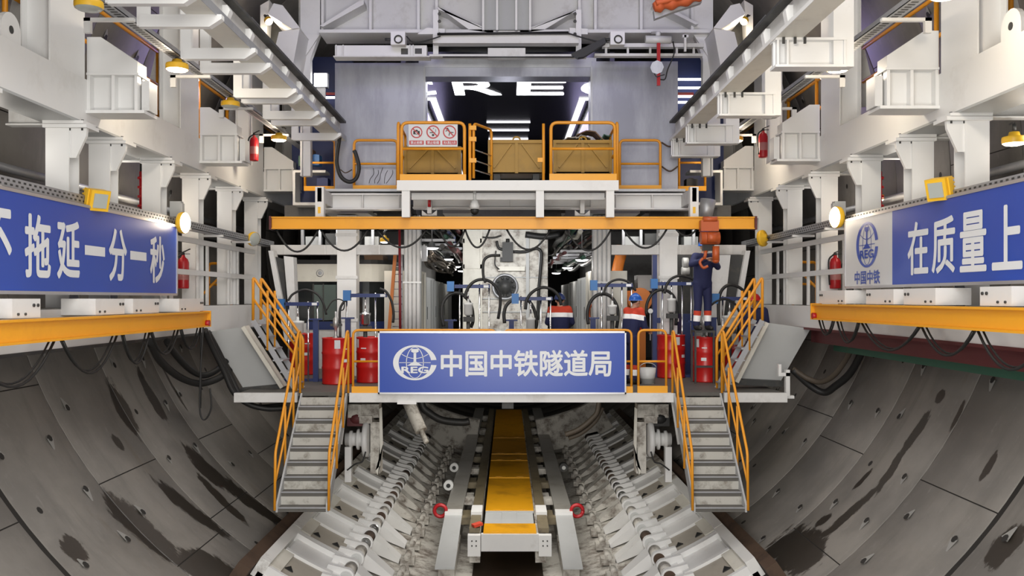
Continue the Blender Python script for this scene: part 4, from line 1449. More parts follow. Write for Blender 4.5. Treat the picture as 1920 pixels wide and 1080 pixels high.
for key, px, pb, w, lab, rt in [('a', 561, 704, 54, 'red drum at the far left of the deck, partly behind the left stair rail', 0.3), ('b', 627, 722, 52, 'red drum at the head of the left stairs', 0.5),
                            ('c', 692, 719, 60, 'red drum behind the orange guard rail left of the centre banner', -0.7), ('d', 1263, 710, 56, 'red drum behind the guard rail left of the right stairs', 0.6),
                            ('e', 1329, 718, 44, 'red drum at the head of the right stairs', -0.6), ('f', 1384, 709, 46, 'red drum at the far right of the deck beside the sloping panel', 0.2)]:
    Y = 1.62 * F / (pb - VY)
    DR[key] = (X_(px, Y), Y + 0.29)
    drum(X_(px, Y), Y + 0.29, lab, rt, 0.285 if w > 46 else 0.25)
# ---------------------------------------------------------------- drum pumps
def pump(Y, bar, zb, posts, endx, motor, hoses, lab, stand=None, gauge=None):
    """bar: px range of the cross bar, zb: py of the bar, posts: px of rods, motor: (px, py top, py bottom, half width px)"""
    xm = X_((bar[0] + bar[1]) / 2, Y)
    p = thing('drum_pump', lab, 'pump', (xm, Y, DZ), 'drum pumps on the deck')
    z = Z_(zb, Y)
    m = M()
    m.box(X_(bar[0], Y), X_(bar[1], Y), Y - 0.04, Y + 0.04, z - 0.035, z + 0.035)
    cb = obj('cross_bar', m, bluest, p)
    m = M()
    ex = X_(endx, Y)
    m.box(ex - 0.07, ex + 0.07, Y - 0.07, Y + 0.05, z - 0.10, z + 0.10)
    obj('end_block', m, bluebr, cb)
    m = M()
    xl = X_(bar[1], Y)
    m.box(xl - 0.13, xl - 0.03, Y - 0.044, Y - 0.04, z - 0.025, z + 0.025)
    obj('name_plate', m, letter, cb)
    for q in posts:
        m = M()
        m.cyl((X_(q, Y), Y, DZ), (X_(q, Y), Y, z + 0.05), 0.017, n=8)
        obj('guide_rod', m, chrome, p)
    m = M()
    m.box(X_(min(posts + [bar[0]]), Y) - 0.05, X_(max(posts + [bar[1]]), Y) + 0.05, Y + 0.05, Y + 0.2, DZ, DZ + 0.05)
    obj('base_plate', m, bluest, p)
    mx, t, bt, hw = motor
    c = V((X_(mx, Y), Y, 0))
    zt1, zb1, rr = Z_(t, Y), Z_(bt, Y), hw * Y / F
    m = M()
    m.lathe([(0, zb1), (rr * 0.6, zb1), (rr, zb1 + 0.03), (rr, zt1 - 0.05), (rr * 1.12, zt1 - 0.04), (rr * 1.12, zt1), (rr * 0.3, zt1 + 0.01), (rr * 0.25, zt1 + 0.07), (0.02, zt1 + 0.08), (0.0, zt1 + 0.08)], c, 16)
    mo = obj('air_motor', m, chrome if 'glossy' in lab else motorw, p)
    m = M()
    m.cyl((c.x, Y, zt1), (c.x, Y, z), 0.015, n=8)
    obj('piston_rod', m, chrome, mo)
    m = M()
    m.cyl((c.x, Y, DZ + 0.05), (c.x, Y, zb1), 0.04, n=10)
    m.box(c.x - 0.10, c.x + 0.12, Y - 0.06, Y + 0.06, zb1 - 0.12, zb1 - 0.02)
    obj('pump_tube', m, darkm, p)
    if stand:
        sx, sy = stand
        m = M()
        m.box(X_(sx, Y) - 0.05, X_(sx, Y) + 0.05, Y - 0.02, Y + 0.06, DZ, Z_(sy, Y))
        m.box(X_(sx, Y) - 0.12, X_(sx, Y) + 0.12, Y - 0.04, Y + 0.08, Z_(sy, Y), Z_(sy, Y) + 0.03)
        obj('stand', m, bluest, p)
    if gauge:
        g = V((X_(gauge[0], Y), Y - 0.12, Z_(gauge[1], Y)))
        m = M()
        m.cyl(g, g + V((0, 0.04, 0)), 0.05, n=16)
        m.cyl(g + V((0, 0.03, 0)), g + V((0, 0.03, -0.6)), 0.012, n=6)
        obj('gauge', m, motorw, p)
    for h, rad in hoses:
        m = M()
        m.tube(catmull([W(a, b_, Y - 0.08 + 0.02 * i) for i, (a, b_) in enumerate(h)]), rad, 8)
        obj('hose', m, black, p)
    return p
pump(17.7, (536, 598), 570, [541, 578, 595], 527, (558, 602, 626, 11), [([(511, 625), (508, 600), (514, 580), (528, 570), (545, 568)], 0.02), ([(540, 564), (550, 551), (572, 543), (594, 551), (606, 568), (612, 590)], 0.022), ([(612, 582), (622, 566), (634, 561), (645, 566), (644, 580), (636, 582)], 0.012)], 'drum pump with white motor over the far left red drum', (592, 600))
pump(17.5, (655, 726), 554, [650, 704], 651, (685, 587, 610, 9), [([(638, 615), (637, 585), (642, 570), (655, 557), (675, 551)], 0.025), ([(712, 541), (724, 547), (734, 565), (738, 588), (737, 605)], 0.025)], 'drum pump with glossy white motor left of the centre banner', (652, 598))
pump(18.2, (852, 919), 537, [862, 899, 917], 845, (878, 568, 592, 8), [([(832, 612), (828, 592), (830, 570), (841, 554), (857, 549), (872, 556), (884, 575), (887, 600), (883, 614)], 0.035), ([(872, 560), (875, 545), (886, 530), (903, 524), (922, 530), (936, 550), (938, 570), (934, 598)], 0.032), ([(910, 530), (906, 515), (907, 490), (918, 480), (938, 479)], 0.03)], 'drum pump with a tall double hose arc left of the white machine', (845, 602))
pump(18.0, (968, 1036), 560, [977, 1014, 1032], 966, (995, 596, 620, 8), [([(946, 606), (945, 588), (950, 572), (963, 562), (980, 561), (994, 567), (1003, 585), (1006, 608), (1002, 620)], 0.035), ([(985, 580), (988, 562), (998, 548), (1016, 539), (1035, 543), (1048, 556), (1052, 572)], 0.032)], 'drum pump with round hose loops in front of the white machine', (959, 602))
pump(17.8, (1117, 1186), 535, [1128, 1166, 1184], 1113, (1148, 572, 590, 8), [([(1103, 608), (1101, 588), (1106, 568), (1117, 555), (1131, 551), (1145, 556), (1156, 572), (1159, 592), (1156, 615)], 0.034), ([(1132, 552), (1136, 538), (1146, 528), (1162, 524), (1180, 530), (1192, 545)], 0.024)], 'drum pump under a black hose circle left of the blue-helmeted worker', (1112, 598))
pump(18.62, (1232, 1298), 532, [1279, 1296, 1242], 1226, (1259, 560, 586, 8), [([(1212, 590), (1213, 570), (1222, 552), (1236, 544), (1252, 546), (1264, 558), (1269, 580), (1267, 610)], 0.032), ([(1246, 550), (1250, 534), (1260, 522), (1276, 517), (1294, 521), (1306, 530)], 0.028)], 'drum pump with blue end block over the red drum left of the right stairs', (1300, 604), (1218, 583))
pump(17.9, (1340, 1402), 560, [1355, 1391], 1341, (1368, 592, 614, 13), [([(1349, 610), (1347, 590), (1348, 560), (1355, 542), (1369, 534), (1386, 539), (1398, 549)], 0.032), ([(1330, 575), (1345, 564), (1362, 561), (1378, 570), (1386, 585)], 0.022)], 'drum pump with broad white motor at the far right of the deck', (1338, 598))
# pump heads standing on the stair-head drums
for key, lab in (('b', 'small chrome pump head on the drum at the left stairs'), ('e', 'small dirty pump head on the drum at the right stairs')):
    x, y = DR[key]
    m = M()
    m.lathe([(0.06, 0), (0.06, 0.02), (0.03, 0.04), (0.03, 0.18), (0.055, 0.2), (0.055, 0.36), (0.02, 0.40), (0.02, 0.5), (0, 0.5)], (x - 0.03, y, DZ + 0.875), 14)
    o = solo('pump_head', m, steel, lab, 'pump')
    m = M()
    m.beam((x - 0.13, y, DZ + 1.12), (x + 0.09, y, DZ + 1.12), 0.04, 0.05)
    m.cyl((x + 0.06, y - 0.03, DZ + 0.88), (x + 0.06, y - 0.03, DZ + 1.1), 0.025, n=8)
    obj('valve_body', m, darkm, o)
m = M()
m.lathe([(0, 0), (0.13, 0), (0.16, 0.3), (0.165, 0.3), (0.13, 0.02), (0, 0.02)], (X_(1214, 17.3), 17.3, DZ), 18)
o = solo('bucket', m, motorw, 'white bucket standing on the deck behind the right guard rail', 'bucket')
m = M()
m.tube([V((X_(1214, 17.3) + 0.16 * math.cos(t), 17.3 - 0.05, DZ + 0.3 + 0.10 * math.sin(t))) for t in [PI * i / 10 for i in range(11)]], 0.008, 5)
obj('bail', m, steel, o)
m = M()
m.lathe([(0, 0), (0.11, 0), (0.11, 0.24), (0.05, 0.3), (0.05, 0.34), (0, 0.34)], (X_(1199, 17.4), 17.5, DZ), 14)
solo('orange_can', m, hoistor, 'orange can on the deck behind the right guard rail', 'can')
# ---------------------------------------------------------------- support trolleys with flanged wheels below the deck
for s, cxp in ((-1, 684), (1, 1222)):
    Y = 16.8
    p = thing('deck_trolley', 'white wheeled support frame under the deck beside the %s stairs' % SIDE[s], 'trolley', (X_(cxp, Y), Y, Z_(890, Y)))
    q = lambda d: X_(cxp + d * s * -1, Y)        # d>0 towards the middle
    m = M()
    m.box(q(12), q(30), Y - 0.1, Y + 0.25, Z_(886, Y), Z_(790, Y))
    m.box(q(-30), q(28), Y - 0.1, Y + 0.25, Z_(782, Y), Z_(757, Y))
    m.box(q(-10), q(-4), Y - 0.14, Y - 0.1, Z_(780, Y), Z_(757, Y))
    m.box(q(-8), q(16), Y - 0.15, Y + 0.1, Z_(792, Y), Z_(778, Y))
    obj('frame', m, whitegrime, p)
    m = M()
    m.prism([(q(22), Y - 0.14, Z_(880, Y)), (q(31), Y - 0.14, Z_(870, Y)), (q(29), Y - 0.14, Z_(765, Y)), (q(34), Y - 0.14, Z_(762, Y)), (q(36), Y - 0.14, Z_(830, Y)), (q(26), Y - 0.14, Z_(888, Y))], (0, 0.03, 0))
    obj('side_plate', m, offwhite, p)
    a = V((q(-34), Y - 0.1, Z_(822, Y)))
    b_ = V((q(10), Y - 0.1, Z_(822, Y)))
    d = (b_ - a)
    m = M()
    L = d.length
    m.lathe([(0.0, 0), (0.12, 0), (0.12, L * .15), (0.16, L * .18), (0.16, L * .28), (0.12, L * .3), (0.12, L * .48), (0.19, L * .5), (0.19, L * .58), (0.13, L * .6), (0.13, L * .75), (0.32, L * .78), (0.32, L * .95), (0.26, L), (0, L)], a, 22, d)
    obj('flanged_wheel', m, white2, p)
    m = M()
    m.box(q(-32), q(-2), Y - 0.08, Y + 0.2, Z_(798, Y), Z_(776, Y))
    m.ball((q(-14), Y, Z_(784, Y)), (0.16, 0.14, 0.12))
    obj('gear_motor', m, maroon if s < 0 else black, p)
    m = M()
    m.box(q(-34), q(-22), Y - 0.2, Y - 0.05, Z_(900, Y), Z_(835, Y))
    obj('guide_block', m, white, p)
    m = M()
    m.tube(catmull([(q(8), Y - 0.4, Z_(840, Y)), (q(2), Y - 0.42, Z_(858, Y)), (q(-10), Y - 0.42, Z_(862, Y)), (q(-26), Y - 0.4, Z_(874, Y))]), 0.014, 6)
    obj('cable', m, black, p)
    m = M()
    xx = X_(651 if s < 0 else 1258, 15.9)
    xb = X_(640 if s < 0 else 1272, 15.9)
    m.tube([(xx, 15.85, DZ - 0.06), (xb, 15.85, Z_(832, 15.9))], 0.03, 6)
    solo('tie_rod', m, white, 'slim white tie rod hanging from the deck edge beside the %s stairs' % SIDE[s], 'rod')
m = M()
m.tube(catmull([W(786, 692, 22), W(790, 756, 22), W(806, 775, 22), W(830, 788, 22), W(866, 792, 22), W(880, 790, 22)]), 0.09, 8)
solo('drain_hose', m, black, 'thick black hose curving under the deck left of the track', 'hose')
m = M()
m.tube(catmull([W(1124, 696, 21), W(1122, 764, 21), W(1110, 785, 21), W(1085, 805, 21), W(1060, 815, 21)]), 0.06, 8)
m.tube(catmull([W(1130, 764, 21.1), W(1116, 790, 21.1), W(1090, 812, 21.1), W(1066, 822, 21.1)]), 0.05, 8)
solo('hose_bundle', m, cablegrey, 'muddy hose bundle under the deck right of the track', 'hose')
m = M()
c0 = [(745, 708, 20.8), (790, 808, 20.2)]
a, b_ = W(*c0[0]), W(*c0[1])
m.cyl(a, b_, 0.14)
m.cyl(b_, b_ + (b_ - a).normalized() * 0.3, 0.06, n=10)
solo('jack_cylinder', m, whitegrime, 'grimy white hydraulic cylinder lying on the left arch plates under the deck', 'cylinder')

# ================================================================ crane beam across the front
Yc = 16.6
cb = thing('cross_crane_beam', 'long orange-yellow crane beam spanning across above the deck', 'beam', (0.1, Yc, Z_(430, Yc)))
m = M()
xa, xb = X_(509, Yc), X_(1415, Yc)
zt1, zb1 = Z_(407, Yc), Z_(430, Yc)
m.box(xa, xb, Yc - 0.09, Yc + 0.09, zt1 - 0.022, zt1)
m.box(xa, xb, Yc - 0.09, Yc + 0.09, zb1, zb1 + 0.022)
m.box(xa, xb, Yc - 0.05, Yc + 0.05, zb1, zt1)
obj('beam', m, yellow, cb)
for x in (xa, xb):
    m = M()
    m.box(x - 0.02, x + 0.02, Yc - 0.10, Yc + 0.10, zb1 - 0.01, zt1 + 0.01)
    obj('end_stop', m, maroon, cb)
fl = [(518, 597, 472, 604), (601, 690, 470, 0), (707, 800, 464, 0), (824, 872, 462, 0), (872, 918, 464, 0), (950, 1032, 468, 0), (1062, 1146, 470, 0), (1170, 1250, 465, 0), (1268, 1306, 442, 0)]
for k, (a, b_, lo, _) in enumerate(fl):
    m = M()
    zz = zb1
    d = (lo - 430) * Yc / F
    m.tube(sag((X_(a, Yc), Yc, zz), (X_(b_, Yc), Yc, zz), d, 14), 0.02, 6)
    nm = ['leftmost', 'second from the left', 'third from the left', 'fourth from the left', 'fifth from the left', 'sixth from the left', 'seventh from the left', 'eighth from the left', 'rightmost'][k]
    solo('festoon_cable', m, black, 'black cable loop under the cross crane beam, %s' % nm, 'cable', 'cable loops under the cross crane beam')
h = thing('chain_hoist', 'orange chain hoist on the right end of the cross crane beam', 'hoist', (X_(1328, Yc), Yc - 0.15, Z_(505, Yc)))
Yh = Yc - 0.2
m = M()
m.box(X_(1312, Yh), X_(1345, Yh), Yh - 0.12, Yh + 0.06, Z_(434, Yh), Z_(414, Yh))
m.cyl((X_(1316, Yh), Yh - 0.1, Z_(412, Yh)), (X_(1342, Yh), Yh - 0.1, Z_(412, Yh)), 0.05)
obj('trolley', m, hoistor, h)
m = M()
m.cyl((X_(1312, Yh), Yh - 0.06, Z_(447, Yh)), (X_(1347, Yh), Yh - 0.06, Z_(447, Yh)), 0.115, n=18)
m.cyl((X_(1322, Yh), Yh - 0.14, Z_(447, Yh)), (X_(1340, Yh), Yh - 0.14, Z_(447, Yh)), 0.09, n=14)
obj('motor', m, hoistor, h)
m = M()
m.box(X_(1318, Yh), X_(1338, Yh), Yh - 0.05, Yh + 0.08, Z_(470, Yh), Z_(455, Yh))
obj('gear_case', m, black, h)
m = M()
m.cyl((X_(1341, Yh), Yh - 0.05, Z_(489, Yh)), (X_(1341, Yh), Yh - 0.05, Z_(462, Yh)), 0.065, n=14)
m.ball((X_(1341, Yh), Yh - 0.05, Z_(489, Yh)), (0.066, 0.066, 0.05))
obj('chain_bag', m, hoistor, h)
m = M()
m.tube([(X_(1323, Yh), Yh - 0.02, Z_(470, Yh)), (X_(1322, Yh), Yh - 0.02, Z_(478, Yh)), (X_(1320, Yh), Yh - 0.02, Z_(486, Yh))], 0.03, 8)
m.tube(catmull([V((X_(1318, Yh), Yh - 0.02, Z_(484, Yh))), V((X_(1312, Yh), Yh - 0.02, Z_(492, Yh))), V((X_(1318, Yh), Yh - 0.02, Z_(502, Yh))), V((X_(1327, Yh), Yh - 0.02, Z_(499, Yh)))]), 0.025, 8)
obj('hook_block', m, hoistor, h)

# ================================================================ front portal of the backup gantry
Yg = 19.0
for px0, px1, lab in ((632, 668, 'wide white column left of the ribbed column behind the drums'), (1237, 1270, 'wide white column on the right behind the drums')):
    m = M()
    m.box(X_(px0, Yg), X_(px1, Yg), Yg, Yg + 0.4, DZ, z_(1.75))
    o = solo('gantry_column', m, white, lab, 'column')
    m = M()
    for py in (440, 520, 600):
        m.box(X_(px0, Yg) - 0.03, X_(px1, Yg) + 0.03, Yg - 0.015, Yg, Z_(py + 3, Yg), Z_(py - 3, Yg))
    obj('splice_plate', m, white2, o)
for px0, px1, lab in ((757, 788, 'ribbed pale column of upright pipes left of the white machine'), (1112, 1146, 'ribbed pale column of upright pipes right of the white machine')):
    p = thing('pipe_column', lab, 'column', (X_((px0 + px1) / 2, Yg), Yg, DZ))
    m = M()
    m.box(X_(px0, Yg), X_(px1, Yg), Yg + 0.08, Yg + 0.3, DZ, z_(1.75))
    obj('backing', m, galv, p)
    n = 4
    for i in range(n):
        m = M()
        x = X_(px0 + (px1 - px0) * (i + 0.5) / n, Yg)
        m.cyl((x, Yg + 0.04, DZ), (x, Yg + 0.04, z_(1.75)), 0.042, n=10)
        obj('pipe', m, white2, p)
    m = M()
    m.box(X_(px0, Yg) - 0.02, X_(px1, Yg) + 0.02, Yg - 0.01, Yg + 0.02, Z_(531, Yg), Z_(528, Yg))
    obj('pipe_clamp', m, steel, p)
for px0, px1, lab in ((506, 757, 'white cross beam above the dark cabin on the left'), (1147, 1400, 'white cross beam right of the ribbed column on the right')):
    m = M()
    m.box(X_(px0, Yg), X_(px1, Yg), Yg + 0.05, Yg + 0.3, Z_(477, Yg), Z_(459, Yg))
    o = solo('cross_beam', m, white2, lab, 'beam')
    m = M()
    for px in (532, 608, 640, 710) if px0 < 900 else (1188, 1232, 1275, 1372):
        m.box(X_(px, Yg), X_(px + 2, Yg), Yg + 0.03, Yg + 0.05, Z_(477, Yg), Z_(459, Yg))
    obj('joint_plate', m, white, o)
for s in (-1, 1):
    p = thing('raking_strut', 'dark raking leg with white edges at the far %s of the drum deck' % SIDE[s], 'leg frame', (s * 4.6, 18.2, DZ))
    Y = 18.4
    q = [(503, 470), (512, 470), (545, 640), (534, 640)] if s < 0 else [(1398, 470), (1407, 470), (1378, 640), (1367, 640)]
    m = M()
    m.prism([W(*c, Y) for c in q], (0, 0.3, 0))
    obj('outer_edge', m, white2, p)
    q = [(512, 480), (532, 486), (538, 590), (546, 640), (540, 640)] if s < 0 else [(1370, 478), (1396, 478), (1376, 640), (1352, 640)]
    m = M()
    m.prism([W(*c, Y + 0.1) for c in q], (0, 0.1, 0))
    obj('dark_panel', m, darkm, p)
    q = [(532, 480), (550, 482), (556, 640), (546, 640)] if s < 0 else [(1336, 478), (1370, 478), (1352, 640), (1330, 640)]
    m = M()
    m.prism([W(*c, Y) for c in q], (0, 0.3, 0))
    obj('inner_edge', m, white2, p)
# cabin on the left
Y = 21.0
cbn = thing('control_cabin', 'white and black control cabin with rounded corner behind the left drums', 'cabin', (X_(640, Y), Y, DZ))
def rounded_plan(px0, px1, Y, dep, rad, z0, z1, n=6):
    x0, x1 = X_(px0, Y), X_(px1, Y)
    pts = [(x0, Y + dep), (x0, Y)]
    for i in range(n + 1):
        a = -PI / 2 + PI / 2 * i / n
        pts.append((x1 - rad + rad * math.cos(a), Y + rad + rad * math.sin(a)))
    pts.append((x1, Y + dep))
    return [(x, y, z0) for x, y in pts], (0, 0, z1 - z0)
def rp(name, px0, px1, py0, py1, mt, par, rad=0.6, dep=2.5, dy=0.0):
    m = M()
    poly, d = rounded_plan(px0, px1, Y + dy, dep, rad, Z_(py1, Y), Z_(py0, Y))
    m.prism(poly, d)
    return obj(name, m, mt, par)
rp('upper_band', 549, 733, 495, 528, offwhite, cbn)
rp('roof', 552, 731, 487, 495, black, cbn)
rp('window_band', 550, 728, 528, 606, glassd, cbn, dy=0.05)
rp('skirt', 549, 731, 606, 695, white2, cbn)
rp('blue_band', 575, 732, 603, 618, bluest, cbn, dy=-0.02)
m = M()
m.box(X_(588, Y), X_(630, Y), Y + 0.02, Y + 0.045, Z_(600, Y), Z_(534, Y))
m.slot(1)
m.box(X_(586, Y), X_(588.5, Y), Y - 0.0, Y + 0.045, Z_(602, Y), Z_(532, Y))
m.box(X_(605, Y), X_(607, Y), Y - 0.0, Y + 0.045, Z_(602, Y), Z_(532, Y))
obj('window_pane', m, [glassg, darkm], cbn)
m = M()
c = V((X_(600, Y), Y - 0.01, Z_(512, Y)))
N = 24
m.lathe([(0.07, 0.0), (0.085, 0.0), (0.085, 0.012), (0.07, 0.012)], c + V((0, 0.012, 0)), N, (0, -1, 0))
m.lathe([(0.05, 0.0), (0.0, 0.004)], c + V((0, 0.008, 0)), N, (0, -1, 0))
obj('round_emblem', m, galv, cbn)
m = M()
m.box(X_(683, 21.5), X_(718, 21.5), 21.5, 22.4, Z_(494, 21.5), Z_(478, 21.5))
solo('cream_box', m, card, 'tan box lying on the cabin roof behind the cross beam', 'box')
# orange ladder edge and rungs between cabin and ribbed column
p = thing('rung_ladder', 'grey rung ladder with an orange stile left of the ribbed column', 'ladder', (X_(744, 19.6), 19.6, DZ))
m = M()
m.beam(W(728, 640, 19.6), W(741, 478, 19.6), 0.07, 0.07)
obj('orange_stile', m, amber, p)
m = M()
for py in range(500, 640, 14):
    m.cyl(W(736, py, 19.7), W(754, py, 19.7), 0.015, n=6)
m.box(X_(752, 19.7), X_(755, 19.7), 19.7, 19.75, DZ, Z_(470, 19.7))
obj('rungs', m, galv, p)
m = M()
m.cyl((X_(751, 18.9), 18.9, DZ), W(749, 412, 18.9), 0.028, n=8)
solo('fire_pipe', m, pipered, 'dark red vertical pipe beside the left ribbed column', 'pipe')
# right rear equipment
Y = 21.0
p = thing('grout_machine', 'orange-brown machine with a curved duct behind the right pumps', 'machine', (X_(1180, Y), Y, DZ))
m = M()
m.tube(catmull([W(1152, 640, Y), W(1153, 560, Y), W(1157, 510, Y), W(1164, 478, Y), W(1166, 460, Y)]), 0.13, 12)
obj('duct', m, amber, p)
m = M()
m.box(X_(1150, Y), X_(1212, Y), Y + 0.1, Y + 1.2, DZ, Z_(545, Y))
m.cyl(W(1200, 562, Y - 0.1), W(1200, 562, Y + 0.6), 0.28, n=16)
obj('body', m, amber, p)
m = M()
m.box(X_(1196, Y + .4), X_(1232, Y + .4), Y + .4, Y + 1.0, Z_(545, Y), Z_(515, Y))
obj('grey_housing', m, greypl, p)
m = M()
m.box(X_(1224, 18.7), X_(1232, 18.7), 18.7, 18.85, DZ, Z_(478, 18.7))
m.box(X_(1226, 18.7), X_(1240, 18.7), 18.8, 18.85, Z_(606, 18.7), Z_(596, 18.7))
solo('blue_post', m, bluest, 'slim blue post beside the right wide white column', 'post')
p = thing('motor_cabinet', 'dark cabinet with white motors behind the hoist and worker', 'cabinet', (X_(1295, 20.5), 20.5, DZ))
m = M()
m.box(X_(1270, 20.5), X_(1330, 20.5), 20.5, 21.3, DZ, Z_(470, 20.5))
obj('body', m, darkm, p)
m = M()
m.cyl(W(1280, 492, 20.4), W(1290, 492, 20.4), 0.11, n=14)
m.cyl(W(1278, 508, 20.4), W(1292, 508, 20.4), 0.09, n=14)
obj('motors', m, motorw, p)
m = M()
m.box(X_(1300, 20.4), X_(1345, 20.4), 20.38, 20.48, Z_(640, 20.4), Z_(485, 20.4))
obj('grey_door', m, greypl, p)
m = M()
m.box(X_(1278, 19.5), X_(1304, 19.5), 19.5, 20.0, DZ, Z_(590, 18.8))
solo('blue_tank', m, bluest, 'blue tank behind the pumps at the right stairs', 'tank')
# ---------------------------------------------------------------- central white machine
Ym = 24.0
mc = thing('drive_machine', 'large white machine block with round fan in the centre behind the pumps', 'machine', (X_(948, Ym), Ym, DZ))
m = M()
m.box(X_(903, Ym), X_(1027, Ym), Ym, Ym + 5, DZ, z_(1.95))
obj('main_body', m, whitegrime, mc)
m = M()
m.box(X_(868, Ym), X_(904, Ym), Ym - 0.10, Ym + 5, DZ, z_(1.95))
obj('cream_panel', m, offwhite, mc)
m = M()
for py in (500, 452):
    m.box(X_(868, Ym), X_(904, Ym), Ym - 0.13, Ym - 0.10, Z_(py + 4, Ym), Z_(py - 4, Ym))
for px in (870, 902):
    m.box(X_(px - 1.5, Ym), X_(px + 1.5, Ym), Ym - 0.13, Ym - 0.10, DZ, z_(1.9))
obj('panel_ribs', m, offwhite, mc)
m = M()
for py in (520, 560, 585):
    m.box(X_(905, Ym), X_(1026, Ym), Ym - 0.03, Ym, Z_(py + 1, Ym), Z_(py - 1, Ym))
m.box(X_(986, Ym), X_(992, Ym), Ym - 0.06, Ym, Z_(620, Ym), Z_(440, Ym))
m.box(X_(1010, Ym), X_(1013, Ym), Ym - 0.06, Ym, Z_(620, Ym), Z_(440, Ym))
obj('seams', m, greypl, mc)
c = W(947, 538, Ym - 0.02)
m = M()
m.lathe([(0.36, 0.0), (0.34, 0.10), (0.30, 0.12), (0.30, 0.02), (0.0, 0.02)], c, 28, (0, -1, 0))
fan = obj('fan_ring', m, galv, mc)
m = M()
m.lathe([(0.29, 0.025), (0.16, 0.05), (0.15, 0.12), (0.0, 0.13)], c, 24, (0, -1, 0))
for i in range(10):
    a = 2 * PI * i / 10
    m.ball(c + V((0.24 * math.cos(a), -0.06, 0.24 * math.sin(a))), 0.04, 6, 4)
obj('fan_hub', m, darkm, fan)
m = M()
m.box(X_(942, Ym), X_(962, Ym), Ym - 0.22, Ym, Z_(491, Ym), Z_(455, Ym))
m.box(X_(938, Ym), X_(960, Ym), Ym - 0.16, Ym, Z_(491, Ym), Z_(483, Ym))
m.cyl(W(952, 455, Ym - 0.1), W(952, 448, Ym - 0.1), 0.05)
obj('valve_box', m, black, mc)
m = M()
m.box(X_(934, Ym), X_(984, Ym), Ym - 0.10, Ym, Z_(508, Ym), Z_(500, Ym))
obj('shelf', m, offwhite, mc)
m = M()
for pts, r_ in (([(962, 472), (985, 472), (1005, 466), (1015, 475), (1013, 510), (1010, 545), (1008, 600)], 0.04), ([(931, 452), (935, 465), (944, 468)], 0.035), ([(905, 445), (925, 446), (940, 442)], 0.02), ([(985, 440), (1020, 444), (1050, 440)], 0.08), ([(930, 470), (928, 495), (936, 505)], 0.015)):
    m.tube(catmull([W(x, y, Ym - 0.12) for x, y in pts]), r_, 8)
obj('hoses', m, black, mc)
# ---------------------------------------------------------------- corridors on both sides of the machine
for s in (-1, 1):
    x = -1.95 if s < 0 else 1.86
    for k, (ya, yb, zz, mt) in enumerate([(20.2, 21.6, 0.62, offwhite), (21.8, 24.2, 0.52, greypl), (24.4, 27.4, 0.48, greypl), (27.6, 31.5, 0.46, greypl)]):
        m = M()
        m.box(x, x + s * 0.8, ya, yb, DZ, z_(zz))
        o = solo('switch_cabinet', m, mt, 'pale switch cabinet along the %s corridor, %s' % (SIDE[s], ORD[k]), 'cabinet', 'cabinets along the %s corridor' % SIDE[s])
        m = M()
        m.box(x - s * 0.012, x, ya + 0.12, ya + 0.16, z_(-0.5), z_(-0.2))
        m.box(x - s * 0.008, x, (ya + yb) / 2 - 0.01, (ya + yb) / 2 + 0.01, DZ + 0.1, z_(zz - 0.05))
        obj('door_handle', m, darkm, o)
    for k, (y, zz) in enumerate([(20.6, 1.12), (25.8, 1.12), (29.8, 1.08), (33.6, 1.02)] if s < 0 else [(20.8, 0.90), (25.8, 0.88), (31.8, 0.9)]):
        pass
    lst = [(810, 465, 20.5), (840, 486, 25), (855, 500, 29), (866, 508, 33)] if s < 0 else [(1091, 487, 20.8), (1064, 502, 25.5), (1043, 512, 31)]
    for k, (px, py, y) in enumerate(lst):
        p = thing('corridor_lamp', 'lit ceiling lamp in the %s corridor beside the white machine, %s' % (SIDE[s], ORD[k]), 'lamp', W(px, py, y), 'lamps in the %s corridor' % SIDE[s])
        c = W(px, py, y)
        m = M()
        m.lathe([(0, 0.14), (0.05, 0.14), (0.08, 0.05), (0.15, 0.02), (0.155, 0)], c, 16)
        obj('housing', m, galv, p)
        m = M()
        m.cyl(c + V((0, 0, 0.13)), V((c.x, c.y, z_(1.87))), 0.012, n=6)
        obj('hanger_rod', m, galv, p)
        m = M()
        m.lathe([(0.15, 0.0), (0.11, -0.03), (0, -0.035)], c, 16)
        obj('lens', m, lampc, p)
        point('corridor_glow', c - V((0, 0, 0.15)), 16, (1, 0.95, 0.88), 0.1)
    # pipe and cable runs under the corridor ceiling
    rnd = random.Random(5 + s)
    cols = [darkm, green, cablegrey, black, galv, maroon, bluest, black, darkm, offwhite]
    for k in range(16):
        m = M()
        xx = s * rnd.uniform(1.25, 2.1)
        zz = z_(rnd.uniform(0.95, 1.7) if s > 0 else rnd.uniform(1.15, 1.8))
        pts = [(xx + rnd.uniform(-.06, .06), 20.2 + 1.6 * i, zz + rnd.uniform(-.07, .07)) for i in range(8)]
        m.tube(catmull(pts, 3), rnd.uniform(0.025, 0.07), 6)
        solo('service_pipe', m, cols[k % 10], 'one of many tangled pipes and hoses under the %s corridor ceiling' % SIDE[s], 'pipe', 'pipes under the %s corridor ceiling' % SIDE[s])
    for k in range(5):
        m = M()
        y = 20.6 + k * 1.7
        m.box(s * 1.2, s * 2.2, y, y + 0.08, z_(1.05 if s > 0 else 1.3), z_(1.11 if s > 0 else 1.36))
        solo('pipe_rack', m, galv, 'grey pipe rack bar under the %s corridor ceiling, %s' % (SIDE[s], ORD[k]), 'rack', 'pipe rack bars in the %s corridor' % SIDE[s])
m = M()
rnd = random.Random(2)
